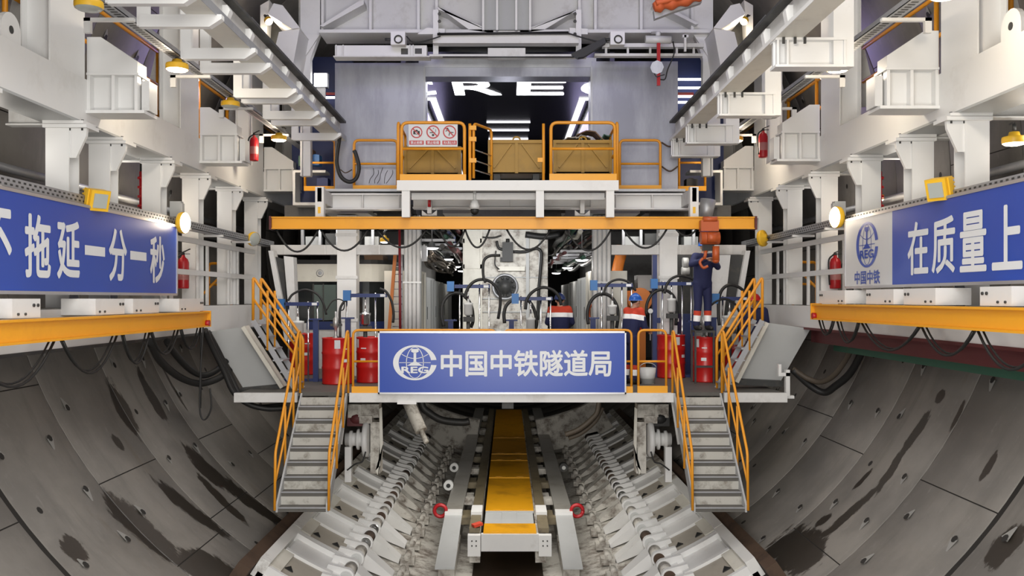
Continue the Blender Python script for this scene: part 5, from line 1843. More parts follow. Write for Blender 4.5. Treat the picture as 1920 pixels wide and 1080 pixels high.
for k in range(14):                                          # tangle of olive hoses against the left cabinets' top
    a = W(rnd.uniform(795, 815), rnd.uniform(470, 490), 20.4)
    b_ = a + V((0.05, 5 + rnd.random() * 4, rnd.uniform(-0.15, 0.0)))
    m.tube(catmull([a, a.lerp(b_, 0.35) + V((rnd.uniform(-.1, .1), 0, rnd.uniform(-.12, .12))), a.lerp(b_, 0.7) + V((rnd.uniform(-.1, .1), 0, rnd.uniform(-.12, .12))), b_]), 0.03, 6)
solo('hose_tangle', m, cablegrey, 'tangle of olive-brown hoses above the left corridor cabinets', 'hose', kind='stuff')
m = M()
m.box(X_(785, 20.1), X_(801, 20.1), 20.0, 20.2, Z_(490, 20.1), Z_(462, 20.1))
m.cyl(W(772, 478, 19.9), W(790, 471, 19.9), 0.03, n=8)
solo('sensor_box', m, galv, 'small metal sensor box on the left ribbed column', 'box')
m = M()
m.tube([W(1110 + 6 * math.cos(t), 586 + 14 * math.sin(t), 20.18) for t in [2 * PI * i / 18 for i in range(19)]], 0.03, 7)
solo('coiled_hose', m, hoistor, 'coiled orange hose hanging on the cream cabinet at the right corridor', 'hose')
# upper gantry floor over the machine, and side masses far behind
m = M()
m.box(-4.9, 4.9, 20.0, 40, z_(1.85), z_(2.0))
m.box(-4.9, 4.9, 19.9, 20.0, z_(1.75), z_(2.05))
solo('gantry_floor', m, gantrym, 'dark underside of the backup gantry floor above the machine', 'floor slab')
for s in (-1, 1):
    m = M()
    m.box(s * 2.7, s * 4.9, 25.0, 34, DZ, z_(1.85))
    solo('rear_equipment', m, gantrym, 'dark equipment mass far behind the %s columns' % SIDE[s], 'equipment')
    m = M()
    x0 = -4.7 if s < 0 else 2.6
    m.box(x0, x0 + 2.0, 20.6, 20.7, z_(1.12), z_(1.18))
    m.box(x0, x0 + 2.0, 20.6, 20.7, z_(1.62), z_(1.68))
    for k in range(5):
        m.box(x0 + k * 0.4, x0 + k * 0.4 + 0.06, 20.6, 20.7, z_(1.18), z_(1.85))
    o = solo('valve_rack', m, galv, 'grey valve rack under the gantry floor on the %s' % SIDE[s], 'rack')
    for k in range(4):
        m = M()
        m.box(x0 + 0.08 + k * 0.45, x0 + 0.40 + k * 0.45, 20.72, 21.1, z_(1.18), z_(1.42 + 0.07 * (k % 3)))
        obj('valve_block', m, [greypl, darkm, galv, greypl][k], o)
round_lamp(W(721, 452, 19.8), dn, 'small lit lamp behind the left cross beam', True, 8, 0.10, glow=lampc)
m = M()
m.cyl(W(721, 444, 19.8), (X_(721, 19.8), 19.95, z_(1.87)), 0.015, n=6)
solo('lamp_rod', m, galv, 'thin rod holding the small lamp behind the left cross beam', 'rod')
# ================================================================ upper platform with gates and skips
Yp = 16.3
PZ = Z_(338, Yp)
up = thing('upper_platform', 'white upper platform above the cross crane beam', 'platform', (0, 17.4, PZ - 0.2))
m = M()
m.box(X_(744, Yp), X_(1160, Yp), Yp, Yp + 0.12, Z_(357, Yp), PZ)
obj('edge_beam', m, white, up)
m = M()
m.box(-2.0, 2.0, Yp + 0.12, 18.45, PZ - 0.05, PZ)
m.box(-3.6, -2.0, 17.85, 18.45, Z_(358, 18.2) - 0.05, Z_(358, 18.2))
m.box(2.0, 3.5, 17.85, 18.45, Z_(358, 18.2) - 0.05, Z_(358, 18.2))
obj('floor_plate', m, galv, up)
for px in (760, 1012, 1144):
    m = M()
    m.box(X_(px - 7, Yp), X_(px + 8, Yp), Yp + 0.02, Yp + 0.17, Z_(407, Yp), Z_(357, Yp))
    obj('leg_post', m, white, up)
m = M()
m.box(X_(768, Yp), X_(1137, Yp), Yp + 0.3, Yp + 0.36, Z_(371, Yp), Z_(358, Yp))
obj('rear_beam', m, white2, up)
Yq = 18.0
for px0, px1, lab in ((600, 762, 'pale I-beam under the upper platform on the left'), (1140, 1300, 'pale I-beam under the upper platform on the right'), (775, 1135, 'pale I-beam under the middle of the upper platform')):
    m = M()
    zt1, zb1 = Z_(364, Yq), Z_(394, Yq)
    if px0 == 775:
        zt1, zb1 = Z_(372, Yq), Z_(392, Yq)
    m.ibeam((X_(px0, Yq), Yq, (zt1 + zb1) / 2), (X_(px1, Yq), Yq, (zt1 + zb1) / 2), 0.3, zt1 - zb1, 0.03, 0.03)
    o = solo('cross_beam', m, white, lab, 'beam')
    m = M()
    for f in (0.08, 0.5, 0.92):
        x = X_(px0 + (px1 - px0) * f, Yq)
        m.box(x, x + 0.02, Yq - 0.14, Yq, zb1 + 0.03, zt1 - 0.03)
    obj('stiffener', m, white2, o)
for px, lab in ((599, 'white square post hanging at the left end of the cross crane beam'), (1302, 'white square post hanging near the chain hoist')):
    m = M()
    m.box(X_(px - 8, 16.9), X_(px + 8, 16.9), 16.9, 17.05, Z_(408, 16.9), Z_(350, 16.9))
    o = solo('hanger_post', m, white, lab, 'post')
    m = M()
    m.box(X_(px - 3, 16.9), X_(px + 2, 16.9), 16.89, 16.9, Z_(400, 16.9), Z_(388, 16.9))
    obj('yellow_sticker', m, lampyel, o)
    m = M()
    s = -1 if px < 900 else 1
    m.box(X_(px - s * 4, 16.9), X_(px + s * 4, 16.9) - s * 0.0, 16.9, 19, Z_(378, 16.9), Z_(352, 16.9))
    obj('side_channel', m, white2, o)
m = M()
m.cyl(W(1322, 412, 17.3), W(1328, 374, 17.3), 0.12, r2=0.15)
solo('duct_pipe', m, galv, 'grey metal pipe coming down above the chain hoist', 'pipe')
# orange hinged frame + maroon valve etc. under the platform
for px, lab in ((805, 'small clamp with a red rod under the upper platform, left'), (1092, 'small clamp under the upper platform, right')):
    m = M()
    m.box(X_(px - 4, 17), X_(px + 4, 17), 17, 17.15, Z_(400, 17), Z_(370, 17))
    m.prism([W(px - 14, 394, 17), W(px - 4, 402, 17), W(px + 4, 402, 17), W(px + 14, 394, 17), W(px + 14, 404, 17), W(px - 14, 404, 17)], (0, 0.1, 0))
    o = solo('beam_clamp', m, white2, lab, 'clamp')
    if px < 900:
        m = M()
        m.cyl(W(805, 388, 16.95), W(805, 370, 16.95), 0.03, n=8)
        obj('red_rod', m, firered, o)
for k, (a, b_) in enumerate(((608, 690), (700, 780), (830, 882), (1008, 1060), (1105, 1200), (1210, 1290))):
    m = M()
    m.box(X_(a, 18.8), X_(b_, 18.8), 18.8, 19.95, z_(1.77), z_(1.95))
    if k % 2:
        m.box(X_(a + 8, 18.7), X_(b_ - 8, 18.7), 18.6, 18.8, z_(1.66), z_(1.80))
    solo('machinery_box', m, [greypl, darkm][k % 2], '%s machinery box in the shadow under the upper platform, %s from the left' % (['grey', 'dark'][k % 2], ['first', 'second', 'third', 'fourth', 'fifth', 'sixth'][k]), 'box', 'machinery boxes under the upper platform')
# dome camera
p = thing('dome_camera', 'white dome camera with black globe under the upper platform', 'camera', W(890, 380, 16.6))
c = W(890, 386, 16.6)
m = M()
m.lathe([(0.0, 0.1), (0.06, 0.1), (0.09, 0.0), (0.085, -0.06), (0, -0.06)], c, 18)
m.cyl(c + V((0, 0, 0.1)), W(890, 358, 16.6), 0.03, n=8)
obj('housing', m, motorw, p)
m = M()
m.ball(c + V((0, 0, -0.09)), 0.078, 14, 8)
obj('globe', m, black, p)
# gate rails on the platform
Ye = 16.38
def gate(name, lab, a, b_, top, bot, mid, kick=True, diag=None, r=0.03):
    p = thing(name, lab, 'gate', (X_((a + b_) / 2, Ye), Ye, PZ), 'orange gates on the upper platform')
    x0, x1 = X_(a, Ye), X_(b_, Ye)
    m = M()
    m.tube(rpath([(x0, Ye, PZ), (x0, Ye, Z_(top, Ye)), (x1, Ye, Z_(top, Ye)), (x1, Ye, PZ)], 0.12), r, 8)
    obj('hoop', m, orange, p)
    for mm in mid:
        m = M()
        m.cyl((x0, Ye, Z_(mm, Ye)), (x1, Ye, Z_(mm, Ye)), r * 0.85, n=8)
        obj('mid_rail', m, orange, p)
    if kick:
        m = M()
        m.box(x0 - 0.03, x1 + 0.03, Ye - 0.03, Ye, PZ, Z_(bot, Ye))
        obj('kick_plate', m, yellow, p)
    return p
g1 = gate('guard_gate', 'left orange gate frame carrying the prohibition sign', 753, 871, 230, 327, (279,))
g2 = gate('guard_gate', 'right orange gate frame in front of the skip with brown scrap', 1033, 1153, 230, 326, (279,))
for px, nm in ((746, 'left'), (1158, 'right')):
    m = M()
    xx = X_(px, Ye)
    m.tube(rpath([(xx, Ye + 0.05, PZ), (xx, Ye + 0.05, Z_(228, Ye)), (xx, Ye + 1.2, Z_(232, Ye)), (xx, Ye + 1.2, PZ)], 0.1), 0.028, 8)
    o = solo('return_rail', m, orange, 'orange side rail running back from the %s gate frame' % nm, 'railing')
    m = M()
    m.cyl((xx, Ye + 0.05, Z_(282, Ye)), (xx, Ye + 1.2, Z_(282, Ye)), 0.024, n=8)
    obj('mid_rail', m, orange, o)
m = M()
p = thing('swing_gate', 'narrow open swing gate with hinges beside the left gate frame', 'gate', (X_(900, Ye), Ye + 0.3, PZ), 'orange gates on the upper platform')
x0 = X_(888, Ye)
m.tube(rpath([(x0, Ye + 0.02, PZ + 0.05), (x0, Ye + 0.02, Z_(231, Ye)), (X_(920, Ye), Ye + 0.75, Z_(229, Ye)), (X_(920, Ye), Ye + 0.75, PZ + 0.05)], 0.1), 0.026, 8)
obj('hoop', m, orange, p)
m = M()
m.cyl((X_(881, Ye), Ye, PZ), (X_(881, Ye), Ye, Z_(232, Ye)), 0.028, n=8)
obj('post', m, orange, p)
for py in (240, 261, 301):
    m = M()
    m.box(X_(880, Ye), X_(893, Ye), Ye - 0.03, Ye + 0.04, Z_(py + 4, Ye), Z_(py - 4, Ye))
    obj('hinge', m, yellow, p)
m = M()
for py in (280, 300, 318):
    m.cyl((x0, Ye + 0.02, Z_(py, Ye)), (X_(920, Ye), Ye + 0.75, Z_(py, Ye)), 0.012, n=6)
obj('bars', m, steel, p)
m = M()
m.cyl((X_(1019, Ye), Ye, PZ), (X_(1019, Ye), Ye, Z_(232, Ye)), 0.026, n=8)
o = solo('gate_post', m, orange, 'single orange gate post with latch right of the middle skip', 'post')
m = M()
m.box(X_(1008, Ye), X_(1019, Ye), Ye - 0.02, Ye + 0.03, Z_(304, Ye), Z_(296, Ye))
obj('latch', m, yellow, o)
# prohibition sign on the left gate
sg = thing('prohibition_sign', 'white sign with three red prohibition circles on the left orange gate', 'sign', (X_(812, Ye), Ye - 0.05, Z_(275, Ye)))
Ys = Ye - 0.05
m = M()
m.box(X_(766, Ys), X_(858, Ys), Ys, Ys + 0.01, Z_(275, Ys), Z_(233, Ys))
obj('board', m, signwhite, sg)
k_ = Ys / F
mr, mk, mw = M(), M(), M()
for i, (px, py, rr, txt) in enumerate(((781, 248, 11, '禁止拍照'), (812, 247.5, 12.5, '禁止吸烟'), (843, 247.5, 12.5, '闲人禁止入内'))):
    c = (X_(px, Ys), Ys, Z_(py, Ys))
    q = rr * k_
    R_, U_ = (1, 0, 0), (0, 0, 1)
    N = 28
    for j in range(N):
        a, b_ = 2 * PI * j / N, 2 * PI * (j + 1) / N
        flat(mr, [(math.cos(a), math.sin(a)), (math.cos(b_), math.sin(b_)), (0.82 * math.cos(b_), 0.82 * math.sin(b_)), (0.82 * math.cos(a), 0.82 * math.sin(a))], c, R_, U_, q, q, 0.004)
    strip2d(mr, [(-0.64, 0.64), (0.64, -0.64)], 0.17, c, R_, U_, q, q, 0.007)
    if i == 0:
        flat(mk, [(-0.55, -0.35), (0.55, -0.35), (0.55, 0.22), (0.25, 0.22), (0.15, 0.42), (-0.15, 0.42), (-0.25, 0.22), (-0.55, 0.22)], c, R_, U_, q, q, 0.005)
        flat(mw, [(0.2 * math.cos(2 * PI * j / 14), -0.07 + 0.2 * math.sin(2 * PI * j / 14)) for j in range(14)], c, R_, U_, q, q, 0.006)
    elif i == 1:
        flat(mk, [(-0.12, -0.62), (0.12, -0.62), (0.2, -0.4), (0.0, -0.28), (-0.2, -0.4)], c, R_, U_, q, q, 0.005)
        strip2d(mk, [(-0.5, -0.1), (0.3, -0.1)], 0.12, c, R_, U_, q, q, 0.005)
        strip2d(mk, [(0.38, -0.02), (0.42, 0.2), (0.32, 0.4)], 0.06, c, R_, U_, q, q, 0.005)
        strip2d(mk, [(0.0, 0.45), (0.12, 0.6)], 0.08, c, R_, U_, q, q, 0.005)
    else:
        flat(mk, [(-0.3 + 0.12 * math.cos(2 * PI * j / 12), 0.52 + 0.12 * math.sin(2 * PI * j / 12)) for j in range(12)], c, R_, U_, q, q, 0.005)
        strip2d(mk, [(-0.25, 0.4), (0.05, -0.05)], 0.2, c, R_, U_, q, q, 0.005)
        strip2d(mk, [(0.0, -0.02), (0.6, -0.1)], 0.12, c, R_, U_, q, q, 0.005)
        strip2d(mk, [(0.02, -0.05), (-0.1, -0.55)], 0.12, c, R_, U_, q, q, 0.005)
        strip2d(mk, [(-0.2, 0.32), (-0.6, 0.1)], 0.1, c, R_, U_, q, q, 0.005)
    flat(mr, [(-1, -0.28), (1, -0.28), (1, 0.28), (-1, 0.28)], (X_(px, Ys), Ys, Z_(267.5, Ys)), R_, U_, 13.5 * k_, 14 * k_, 0.004)
    put_text(mw, txt, (X_(px, Ys), Ys, Z_(267.5, Ys)), R_, U_, 22 * k_, 5.6 * k_, 0.012, 1.0, 0.006)
obj('red_rings', mr, firered, sg)
obj('pictograms', mk, black, sg)
obj('small_lettering', mw, letter, sg)
# side rails beyond the gates
Yw = 18.2
for a, b_, lab in ((664, 745, 'lower orange rail in front of the left metal bulkhead'), (1162, 1238, 'lower orange rail in front of the right metal bulkhead')):
    p = hoop_rail('guard_rail', lab, X_(a, Yw), X_(b_, Yw), Yw, Z_(357, Yw), Z_(263, Yw), 0.10, (0.53,), r=0.028)
for a, b_, lab in ((572, 628, 'orange rail beyond the left edge of the metal bulkhead'), (1273, 1322, 'orange rail beyond the right edge of the metal bulkhead')):
    hoop_rail('guard_rail', lab, X_(a, 19.2), X_(b_, 19.2), 19.2, Z_(358, 19.2), Z_(262, 19.2), 0.10, (0.55,), r=0.028)
# skips
def skip(a, b_, top, bot, Y, lab):
    x0, x1, z0, z1 = X_(a, Y), X_(b_, Y), Z_(bot, Y), Z_(top, Y)
    p = thing('steel_skip', lab, 'skip', ((x0 + x1) / 2, Y + 0.4, PZ), 'yellow skips behind the orange gates')
    m = M()
    t = 0.02
    m.box(x0, x1, Y, Y + t, z0, z1)
    m.box(x0, x1, Y + 0.8, Y + 0.8 + t, z0, z1)
    m.box(x0, x0 + t, Y, Y + 0.8, z0, z1)
    m.box(x1 - t, x1, Y, Y + 0.8, z0, z1)
    m.box(x0, x1, Y, Y + 0.8, z0, z0 + t)
    obj('body', m, binyel, p)
    m = M()
    m.box(x0 - 0.03, x1 + 0.03, Y - 0.04, Y + 0.02, z1 - 0.05, z1 + 0.01)
    for f in (0.0, 0.5, 1.0):
        x = x0 + (x1 - x0) * f
        m.box(x - 0.03, x + 0.03, Y - 0.035, Y, z0, z1)
    xm = (x0 + x1) / 2
    m.beam((xm - 0.1, Y - 0.02, z1 - 0.06), (x0 + 0.08, Y - 0.02, z0 + 0.1), 0.03, 0.04, (0, 1, 0))
    m.beam((xm + 0.1, Y - 0.02, z1 - 0.06), (x1 - 0.08, Y - 0.02, z0 + 0.1), 0.03, 0.04, (0, 1, 0))
    obj('ribs', m, binyel, p)
    for x in (x0 + 0.08, x1 - 0.2):
        m = M()
        m.box(x, x + 0.12, Y + 0.05, Y + 0.75, PZ, z0)
        obj('foot', m, darkm, p)
    m = M()
    for x in (xm,):
        m.tube([(x + 0.07 * math.cos(t_), Y - 0.02, z1 + 0.07 * math.sin(t_)) for t_ in [PI * i / 8 for i in range(9)]], 0.018, 6)
    obj('lifting_eye', m, binyel, p)
skip(760, 862, 276, 326, 17.2, 'yellow steel skip behind the left gate under the prohibition sign')
skip(918, 1019, 264, 325, 17.2, 'yellow steel skip in the open middle between the gates')
skip(1040, 1145, 264, 324, 17.2, 'yellow steel skip behind the right gate, filled with brown scrap')
rnd = random.Random(11)
for k, (px, py, w_, h_, tl, lab, mt) in enumerate([(1106, 247, 0.55, 0.22, -0.35, 'bent brown cardboard sheet on top of the right yellow skip', card), (1070, 260, 0.42, 0.10, 0.1, 'flat grey-brown scrap lying on the left of the right yellow skip', tan), (1130, 256, 0.26, 0.14, 0.5, 'dark green scrap on the right side of the right yellow skip', green), (1092, 256, 0.3, 0.1, -0.1, 'pale crumpled sheet in the middle of the right yellow skip', tan)]):
    m = M()
    c = W(px, py, 17.55)
    n = 7
    vs, fs = [], []
    for i in range(n):
        for j in range(4):
            u_, v_ = (i / (n - 1) - 0.5), j / 3 - 0.5
            z = -abs(u_) ** 1.3 * h_ * 1.6 + rnd.uniform(-0.02, 0.02) + tl * u_ * 0.3
            vs.append(c + V((u_ * w_, v_ * 0.45, z)))
    for i in range(n - 1):
        for j in range(3):
            fs.append((i * 4 + j, i * 4 + j + 1, i * 4 + 5 + j, i * 4 + 4 + j))
    m.add(vs, fs)
    o = solo('scrap_sheet', m, mt, lab, 'scrap')
    sm = o.modifiers.new('thick', 'SOLIDIFY')
    sm.thickness = 0.02
# ================================================================ metal bulkhead and LED-lit gallery behind it
Yk = 18.6
bk = thing('metal_bulkhead', 'tall brushed metal bulkhead with a wide opening behind the orange gates', 'bulkhead', (0, Yk, PZ - 0.2))
for a, b_, t_ in ((628, 796, 118), (1109, 1271, 115)):
    m = M()
    m.box(X_(a, Yk), X_(b_, Yk), Yk, Yk + 0.5, Z_(362, Yk), Z_(t_, Yk))
    pn = obj('panel', m, galvpan, bk)
    m = M()
    xe = X_(b_, Yk) if a < 900 else X_(a, Yk)
    m.box(xe - 0.02, xe + 0.02, Yk - 0.02, Yk + 0.5, Z_(340, Yk), Z_(t_ + 10, Yk))
    obj('opening_edge', m, galv, pn)
m = M()
m.box(X_(790, Yk), X_(1112, Yk), Yk + 0.02, Yk + 0.5, Z_(143, Yk), Z_(126, Yk))
m.slot(1)
m.box(X_(785, Yk), X_(1118, Yk), Yk + 0.01, Yk + 0.5, Z_(126, Yk), Z_(108, Yk))
obj('lintel', m, [galvpan, galv], bk)
m = M()
for px in range(690, 730, 9):
    m.tube(catmull([W(px + rnd.uniform(-4, 4), 344, Yk - 0.005), W(px + 4, 336, Yk - 0.005), W(px + 8 + rnd.uniform(-3, 3), 326, Yk - 0.005), W(px + 10, 318 + rnd.uniform(-4, 4), Yk - 0.005)]), 0.006, 5)
obj('chalk_scribble', m, darkm, bk)
# gallery: black ceiling with LED lettering and strips
gz = CZ + 5.2
m = M()
m.box(-2.15, 2.15, 19.1, 46, gz, gz + 0.1)
gl = solo('gallery_ceiling', m, blackgl, 'glossy black ceiling of the gallery seen through the bulkhead opening', 'ceiling panel')
m = M()
for i, ch in enumerate('CREC'):
    cxm = [X_(772, 22.2) - 0.05, X_(895, 22.2), X_(1015, 22.2), X_(1130, 22.2) + 0.08][i]
    put_text(m, ch, (cxm, 22.35, gz - 0.002), (1, 0, 0), (0, -1, 0), 1.2, 1.55, 0.01, 1.0, 0.004)
for v in m.v:
    v.z = gz - 0.012 - (v.z - gz) * 0
sgn = solo('lit_letters', m, ledw, 'big white glowing CREC letters on the black gallery ceiling', 'sign')
for k, (s, lab) in enumerate(((-1, 'slanting white LED strip along the left edge of the gallery ceiling'), (1, 'slanting white LED strip along the right edge of the gallery ceiling'))):
    m = M()
    m.box(s * 1.86, s * 2.02, 23.6, 40, gz - 0.03, gz - 0.002)
    m.box(s * 1.86, s * 2.15, 23.45, 23.65, gz - 0.03, gz - 0.002)
    solo('led_strip', m, ledw, lab, 'light strip')
for k, y in enumerate((26.6, 27.9, 29.4, 31.0)):
    m = M()
    m.box(-0.62, 0.66, y, y + 0.09, gz - 0.03, gz - 0.002)
    solo('led_bar', m, ledw, 'white LED bar across the gallery ceiling, %s' % ORD[k], 'light bar', 'LED bars on the gallery ceiling')
for s in (-1, 1):
    m = M()
    m.box(s * 2.15, s * 2.25, 19.1, 46, z_(1.95), gz)
    o = solo('gallery_wall', m, blackgl, 'dark %s side wall of the gallery behind the bulkhead' % SIDE[s], 'wall panel')
    m = M()
    m.box(s * 2.13, s * 2.15, 23.0, 30, gz - 1.9, gz - 0.25)  # violet light on the side wall, made as a glowing sheet
    obj('violet_wall_glow', m, wallv, o)
m = M()
m.box(-2.12, 2.12, 34, 34.2, z_(2.0), z_(4.2))
solo('gallery_end', m, blackgl, 'black far end of the gallery behind the middle skip', 'wall panel')
m = M()
m.box(-0.7, 0.0, 27, 27.3, z_(2.0), z_(2.12))
m.box(-0.9, 0.15, 26.0, 26.1, z_(2.05), z_(2.22))
solo('floor_light', m, ledw, 'low glowing light on the gallery floor left of the middle skip', 'light')
point('gallery_light', (0, 21.5, z_(3.6)), 22, (0.9, 0.9, 1), 0.3)
# violet-lit side bays left and right of the bulkhead
for s in (-1, 1):
    m = M()
    m.box(s * 3.6, s * 5.0, 21.0, 21.2, z_(2.0), z_(5.6))
    o = solo('rear_screen', m, bluest, 'dark blue rear wall seen beside the %s edge of the bulkhead' % SIDE[s], 'wall panel')
    m = M()
    for py in ((183,) if s < 0 else (149, 165, 181, 192)):
        a, b_ = ((596, 630) if s < 0 else (1268, 1318))
        m.box(X_(a, 20.9), X_(b_, 20.9), 20.85, 20.9, Z_(py + 2.2, 20.9), Z_(py - 1.5, 20.9))
    obj('light_lines', m, ledw, o)
    m = M()
    if s < 0:
        m.box(X_(612, 20.9), X_(630, 20.9), 20.86, 20.9, Z_(178, 20.9), Z_(174, 20.9))
    else:
        m.box(X_(1268, 20.9), X_(1300, 20.9), 20.86, 20.9, Z_(179, 20.9), Z_(174, 20.9))
    obj('red_line', m, firered, o)
p = thing('panel_light', 'square white work light left of the metal bulkhead', 'lamp', W(600, 150, 18.8))
m = M()
m.box(X_(588, 18.8), X_(614, 18.8), 18.82, 18.95, Z_(163, 18.8), Z_(136, 18.8))
obj('housing', m, galv, p)
m = M()
m.box(X_(589, 18.8), X_(612, 18.8), 18.80, 18.82, Z_(161, 18.8), Z_(138, 18.8))
obj('lens', m, lampc, p)
m = M()
m.box(X_(593, 18.8), X_(609, 18.8), 18.84, 18.9, Z_(192, 18.8), Z_(163, 18.8))
obj('bracket', m, white2, p)
# black hose loop hanging from the left runway beam end, thin chain on the right
m = M()
m.tube(catmull([W(637, 256, 18.0), W(632, 290, 18.0), W(632, 310, 18.0), W(640, 332, 18.0), W(655, 341, 18.0), W(668, 334, 18.0), W(673, 314, 18.0), W(668, 292, 18.0), W(664, 282, 18.0)]), 0.04, 8)
solo('hose_loop', m, black, 'thick black hose loop hanging at the end of the left monorail beam', 'hose')
m = M()
m.tube(catmull([W(638, 318, 18.1), W(648, 324, 18.1), W(660, 318, 18.1)]), 0.012, 6)
m.tube(catmull([W(1240, 267, 18.4), W(1256, 275, 18.4), W(1271, 266, 18.4)]), 0.018, 6)
m.tube(catmull([W(1240, 312, 18.4), W(1256, 321, 18.4), W(1271, 312, 18.4)]), 0.018, 6)
solo('safety_chain', m, rust, 'brown safety chain closing the gap right of the right bulkhead rail', 'chain')
for k, (px, py, mt, lab) in enumerate(((578, 290, card, 'yellow-green bag stored beyond the left rail'), (590, 300, bluebr, 'bright blue tool case beyond the left rail'), (572, 302, green, 'small green box beyond the left rail'), (606, 344, bluest, 'dark blue box on the floor beyond the left rail'), (1290, 285, bluest, 'blue box stored beyond the right rail'), (1296, 345, black, 'black box on the floor beyond the right rail'))):
    c = W(px, py, 19.6)
    m = M()
    m.box(c.x - 0.12, c.x + 0.12, 19.5, 19.8, c.z - 0.12, c.z + 0.10)
    m.box(c.x - 0.05, c.x + 0.05, 19.6, 19.64, c.z + 0.10, c.z + 0.13)
    solo('stored_box', m, mt, lab, 'box')
for s in (-1, 1):
    m = M()
    m.box(s * 3.9, s * 4.6, 19.4, 19.9, z_(2.0), z_(2.06))
    m.box(s * 3.9, s * 4.6, 19.4, 19.9, z_(2.70), z_(2.75))
    m.box(s * 4.55, s * 4.6, 19.4, 19.9, z_(2.06), z_(2.70))
    solo('storage_shelf', m, white2, 'white shelf unit beyond the %s end rail of the bulkhead' % SIDE[s], 'shelf')
# ================================================================ overhead transverse box truss
Yt = 18.4
tr = thing('box_truss', 'big white plated box truss spanning overhead above the bulkhead', 'truss', (0, Yt, Z_(62, Yt)))
def px_prism(name, pts, Y, d, mt, par):
    m = M()
    m.prism([W(x, y, Y) for x, y in pts], (0, d, 0))
    return obj(name, m, mt, par)
px_prism('web_plate', [(560, 58), (818, 60), (905, 60), (1075, 58), (1330, 56), (1330, -60), (560, -60)], Yt + 0.3, 0.03, white2, tr)
m = M()
m.box(X_(600, Yt), X_(1328, Yt), Yt - 0.1, Yt + 0.7, Z_(64, Yt), Z_(58, Yt))
obj('bottom_flange', m, white, tr)
for pts in ([(600, 48), (606, 50), (682, 8), (682, 0), (676, 0)], [(820, 12), (822, 18), (905, 50), (925, 57), (925, 62), (880, 56)], [(1310, 44), (1304, 46), (1225, 6), (1230, 0)], [(1082, 18), (1080, 22), (1000, 50), (975, 56), (975, 62), (1020, 56)]):
    px_prism('diagonal_flange', pts, Yt - 0.1, 0.4, white, tr)
for px in (602, 692, 782, 816, 1084, 1114, 1200, 1296):
    px_prism('stiffener', [(px, 58), (px + 5, 58), (px + 5, -40), (px, -40)], Yt + 0.05, 0.25, white, tr)
px_prism('centre_plate', [(904, 56), (996, 56), (996, -40), (904, -40)], Yt - 0.15, 0.03, greypl, tr)
for px in (904, 930, 966, 992):
    px_prism('centre_rib', [(px, 56), (px + 4, 56), (px + 4, -40), (px, -40)], Yt - 0.25, 0.1, white, tr)
for s, px in ((-1, 812), (1, 1080)):
    q = thing('guide_bracket', 'white slotted guide bracket hanging from the truss, %s of centre' % SIDE[s], 'bracket', W(px + 5, 110, Yt - 0.3))
    px_prism('plate', [(px, 18), (px + 10, 18), (px + 10, 108), (px, 108)], Yt - 0.35, 0.06, white, q)
    for py in (26, 40, 64, 82, 104):
        m = M()
        m.cyl(W(px + (12 if s < 0 else -2), py, Yt - 0.37), W(px + (12 if s < 0 else -2), py, Yt - 0.3), 0.035, n=8)
        obj('bolt', m, darkm, q)
    px_prism('top_lug', [(px - 12, 52), (px + 22, 54), (px + 22, 64), (px - 30 if s < 0 else px - 12, 64)], Yt - 0.3, 0.1, white, q)
Yl = 17.9
m = M()
m.box(X_(628, Yl), X_(800, Yl), Yl, Yl + 0.25, Z_(106, Yl), Z_(85, Yl))
o = solo('carriage_beam', m, white, 'white carriage beam above the left bulkhead panel', 'beam')
m = M()
m.box(X_(752, Yl), X_(765, Yl), Yl - 0.01, Yl, Z_(102, Yl), Z_(91, Yl))
m.box(X_(778, Yl), X_(791, Yl), Yl - 0.01, Yl, Z_(101, Yl), Z_(91, Yl))
obj('dark_slots', m, darkm, o)
m = M()
for px in (630, 643, 768, 774):
    m.box(X_(px, Yl), X_(px + 2, Yl), Yl - 0.05, Yl, Z_(106, Yl), Z_(85, Yl))
m.box(X_(626, Yl), X_(806, Yl), Yl - 0.06, Yl + 0.25, Z_(108, Yl), Z_(106, Yl))
obj('ribs', m, white2, o)
m = M()
m.box(X_(1130, Yl), X_(1320, Yl), Yl, Yl + 0.15, Z_(88, Yl), Z_(81, Yl))
m.box(X_(1115, Yl), X_(1318, Yl), Yl, Yl + 0.15, Z_(105, Yl), Z_(100, Yl))
for px in (1135, 1176, 1218, 1268, 1300):
    m.box(X_(px, Yl), X_(px + 4, Yl), Yl + 0.05, Yl + 0.1, Z_(102, Yl), Z_(86, Yl))
solo('carriage_rail', m, white2, 'white ladder-like carriage rail above the right bulkhead panel', 'rail')
for px, lab in ((746, 'white round-windowed winch box under the truss on the left'), (1158, 'white round-windowed winch box under the truss on the right')):
    c = W(px, 71, 17.7)
    m = M()
    m.box(c.x - 0.14, c.x + 0.14, 17.7, 18.0, c.z - 0.13, c.z + 0.13)
    o = solo('winch_box', m, white, lab, 'winch')
    m = M()
    m.lathe([(0.075, 0), (0.085, 0.02), (0.06, 0.03), (0.06, 0.0)], W(px + 1, 74, 17.7), 18, (0, -1, 0))
    obj('ring', m, darkm, o)
    m = M()
    m.cyl(W(px - 24, 74, 17.8), W(px - 11, 74, 17.8), 0.03, n=8)
    obj('shaft', m, darkm, o)
m = M()
m.box(X_(812, Yl), X_(1085, Yl), Yl - 0.05, Yl + 0.2, Z_(82, Yl), Z_(67, Yl))
m.box(X_(915, Yl), X_(985, Yl), Yl - 0.08, Yl + 0.2, Z_(108, Yl), Z_(92, Yl))
m.box(X_(805, Yl), X_(1100, Yl), Yl - 0.02, Yl + 0.2, Z_(106, Yl), Z_(102, Yl))
solo('transverse_rail', m, white2, 'white transverse rail hanging under the middle of the truss', 'rail')
m = M()
